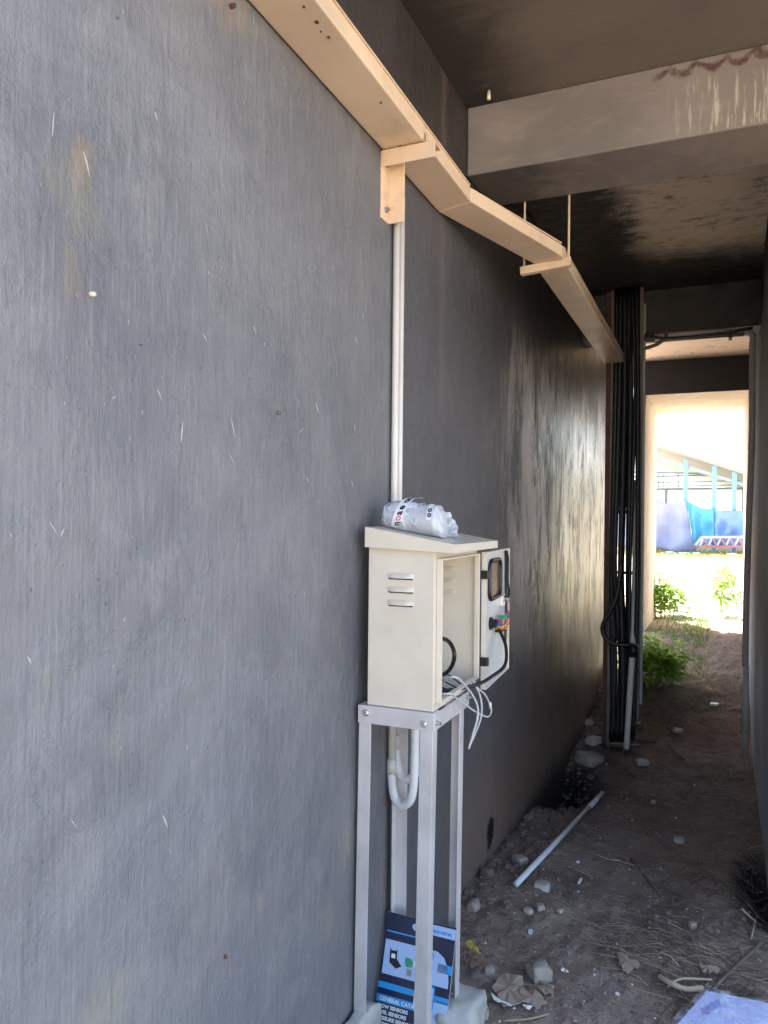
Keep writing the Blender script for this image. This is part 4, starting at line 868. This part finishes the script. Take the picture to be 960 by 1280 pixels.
for name, px, py, sy, n, spread, h, L, mt, sd_, stems, lab in (
    ('leafy_shrub', 819, 862, 6.25, 520, .25, .36, .105, LEAFS, 1, 30, 'bright green ferny bush at the passage side before the doorway'),
    ('leafy_shrub', 834, 798, 8.95, 620, .32, .50, .10, LEAFS, 2, 26, 'sunlit leafy weeds outside the doorway on the left'),
    ('tall_weed', 910, 782, 9.3, 170, .13, .66, .14, LEAFS, 3, 9, 'tall weed with drooping leaves outside the doorway on the right'),
    ('tall_weed', 855, 742, 12.5, 60, .16, .55, .10, LEAFY, 4, 7, 'small yellow sunlit weed further out in the yard'),
    ('tall_weed', 903, 732, 11.6, 130, .22, .55, .12, LEAFY, 5, 9, 'yellowing sunlit weed beyond the tall green one')):
    p = atY(px, py, sy); p.z = gz(p.x, p.y)-.01
    e = empty(name, p, lab, 'plant'); leaf_clump(e, p, n, spread, h, L, mt, sd_, stems, name == 'tall_weed')
# low green growth on the sill of the doorway
rnd2 = random.Random(8); q = MB()
for i in range(900):
    x, y = rnd2.uniform(-.6, .0)*rnd2.random()**.5-.05, rnd2.uniform(6.4, 9.0); z = gz(x, y); a = rnd2.random()*6; L = rnd2.uniform(.02, .06)
    q.add([(x-.004*sin(a), y+.004*cos(a), z), (x+.004*sin(a), y-.004*cos(a), z), (x+L*.6*cos(a), y+L*.6*sin(a), z+L)], [(0, 1, 2)])
tag(q.build('grass', LEAF, fix=False), 'low green weeds creeping over the sill of the doorway', None, None, 'stuff')

# ------------------------------------------------------------------ shed outside
SY = 28.0
def S(px, py, y=SY): return atY(px, py, y)
sh = empty('open_shed', None, 'open sided shed with blue posts and a sloping sheet roof beyond the yard', 'shed')
gS = .38
for px, py in ((780, 560), (818, 566), (857.5, 575), (893, 583), (918, 590), (958, 600)):
    t = S(px, py); MB().box((t.x-.07, SY-.12, gS-.1), (t.x+.07, SY+.12, t.z)).build('post', SHEDB, sh)
for px in (785, 833, 930):
    t = S(px, 580, SY+9); MB().box((t.x-.07, SY+9-.1, gS-.1), (t.x+.07, SY+9.1, t.z-1.0 if px != 833 else S(833, 612, SY+9).z)).build('post', SHEDD, sh)
# roof sheets lengthwise across the slope
RP = [(740, 533), (800, 550), (843, 562), (880, 573), (924, 587), (980, 605), (1040, 624)]
for (pa, qa), (pb, qb) in zip(RP, RP[1:]):
    a, c = S(pa, qa, SY-.7), S(pb, qb, SY-.7); q = MB(); D = Vector((0, 16, 0)); th = Vector((0, 0, -.05))
    q.cur = 0; q.add([a, c, c+D, a+D], [(0, 1, 2, 3)]); q.add([a, c, c+th*2, a+th*2], [(0, 1, 2, 3)])
    q.cur = 1; q.add([a+th*2, c+th*2, c+D+th, a+D+th], [(0, 1, 2, 3)]); q.build('roof_sheet', [ROOFM, ROOFU], sh, fix=False)
q = MB(); q.beam(S(740, 547), S(1000, 628), .08, .10); q.build('rafter', simple('pale_blue_rafter_paint', (.36, .48, .60), .5, nscale=3), sh)
for py0, py1, px0, px1, y, th in ((596, 594, 790, 893, SY+3, .07), (604, 600, 790, 960, SY+4, .05), (608, 606, 790, 960, SY+6, .05), (612, 610, 770, 990, SY+9, .11), (590, 592, 790, 880, SY+2, .07)):
    MB().beam(S(px0, py0, y), S(px1, py1, y), .1, th).build('tie_beam', SHEDD, sh)
for px in (823, 829, 848): MB().beam(S(px, 590, SY+4), S(px, 611, SY+4), .04, .04, (0, 1, 0)).build('hanger_rod', SHEDD, sh)
def tarp(tops, bots, y, mt, lab, seed):
    nx_, nz_ = 26, 16; q = MB(); vs = []
    T = [S(*p, y) for p in tops]; Bm = [S(*p, y) for p in bots]
    def ev(pl, u): k = u*(len(pl)-1); i = min(int(k), len(pl)-2); return pl[i].lerp(pl[i+1], k-i)
    for j in range(nz_+1):
        for i in range(nx_+1):
            u, v = i/nx_, j/nz_; p = ev(T, u).lerp(ev(Bm, u), v); d = .10*sin(u*17+v*4+seed)+.14*noise.noise(Vector((u*5, v*3, seed)))+.07*sin(u*8+v*13); p.y += d*(.3+v); vs.append(p)
    q.add(vs, [(j*(nx_+1)+i, j*(nx_+1)+i+1, (j+1)*(nx_+1)+i+1, (j+1)*(nx_+1)+i) for j in range(nz_) for i in range(nx_)])
    o = q.build('tarpaulin', mt, None, True, fix=False); s = o.modifiers.new('thick', 'SOLIDIFY'); s.thickness = .01; tag(o, lab, 'tarpaulin'); return o
tarp([(770, 610), (800, 615), (818, 622), (826, 627), (836, 630), (847, 629), (857, 625)], [(770, 684), (800, 684), (815, 684), (826, 687), (840, 690), (856, 691), (868, 689)], SY-.45, TARP1, 'pale violet grey tarpaulin hung between the left shed posts', 1)
tarp([(858, 626), (866, 630), (876, 635), (892, 636.5)], [(868, 689), (873, 684), (882, 680), (893, 680)], SY-.40, TARP2, 'bright turquoise tarpaulin hung between the middle shed posts', 5)
tarp([(893, 637), (901, 639), (910, 638), (918, 639), (935, 637), (958, 641)], [(893, 682), (901, 682), (910, 682), (918, 682), (935, 684), (958, 684)], SY-.38, TARP3, 'mid blue tarpaulin hung on the right of the shed', 8)
# lattice truss lying in front
tt = empty('lattice_truss', None, 'red and white lattice truss lying on the ground before the blue tarpaulins', 'truss')
ty = SY-1.3
def TP(px, py): return S(px, py, ty)
MB().beam(TP(877, 671.5), TP(960, 671), .10, .07).build('chord', TRUSSW, tt); MB().beam(TP(868, 683), TP(960, 683.5), .10, .07).build('chord', TRUSSR, tt); MB().beam(TP(868, 683), TP(877, 671.5), .1, .07).build('brace', TRUSSW, tt)
px = 874
i = 0
while px < 952:
    a, c = ((px, 683), (px+5.5, 672)) if i % 2 == 0 else ((px, 672), (px+5.5, 683)); MB().beam(TP(*a), TP(*c), .08, .055).build('brace', TRUSSR if i % 2 else TRUSSW, tt); px += 5.5; i += 1
for i, (a, c, lab) in enumerate((((833, 690), (841, 693), 'white plastic bag left of centre below the violet tarpaulin'), ((850, 690), (859, 694), 'crumpled white sheet below the violet tarpaulin'), ((866, 688), (874, 692), 'white scrap beside the end of the lattice truss'), ((912, 686), (922, 690), 'white scrap right of the lattice truss'))):
    p = S((a[0]+c[0])/2, (a[1]+c[1])/2, SY-2); p.z = gz(p.x, p.y)+.03; lump('plastic_bag', p, (.16, .12, .05), WHITEP, lab, 'litter', 30+i, .7)
rnd3 = random.Random(4); q = MB()
for i in range(2600):
    x, y = rnd3.uniform(-4, 3), rnd3.uniform(23.5, 28.5); z = gz(x, y); a = rnd3.random()*6; L = rnd3.uniform(.04, .13)
    q.add([(x-.02*sin(a), y+.02*cos(a), z), (x+.02*sin(a), y-.02*cos(a), z), (x+L*.5*cos(a), y+L*.5*sin(a), z+L)], [(0, 1, 2)])
tag(q.build('meadow_grass', LEAFY, fix=False), 'thin green grass strip before the tarpaulins', None, None, 'stuff')
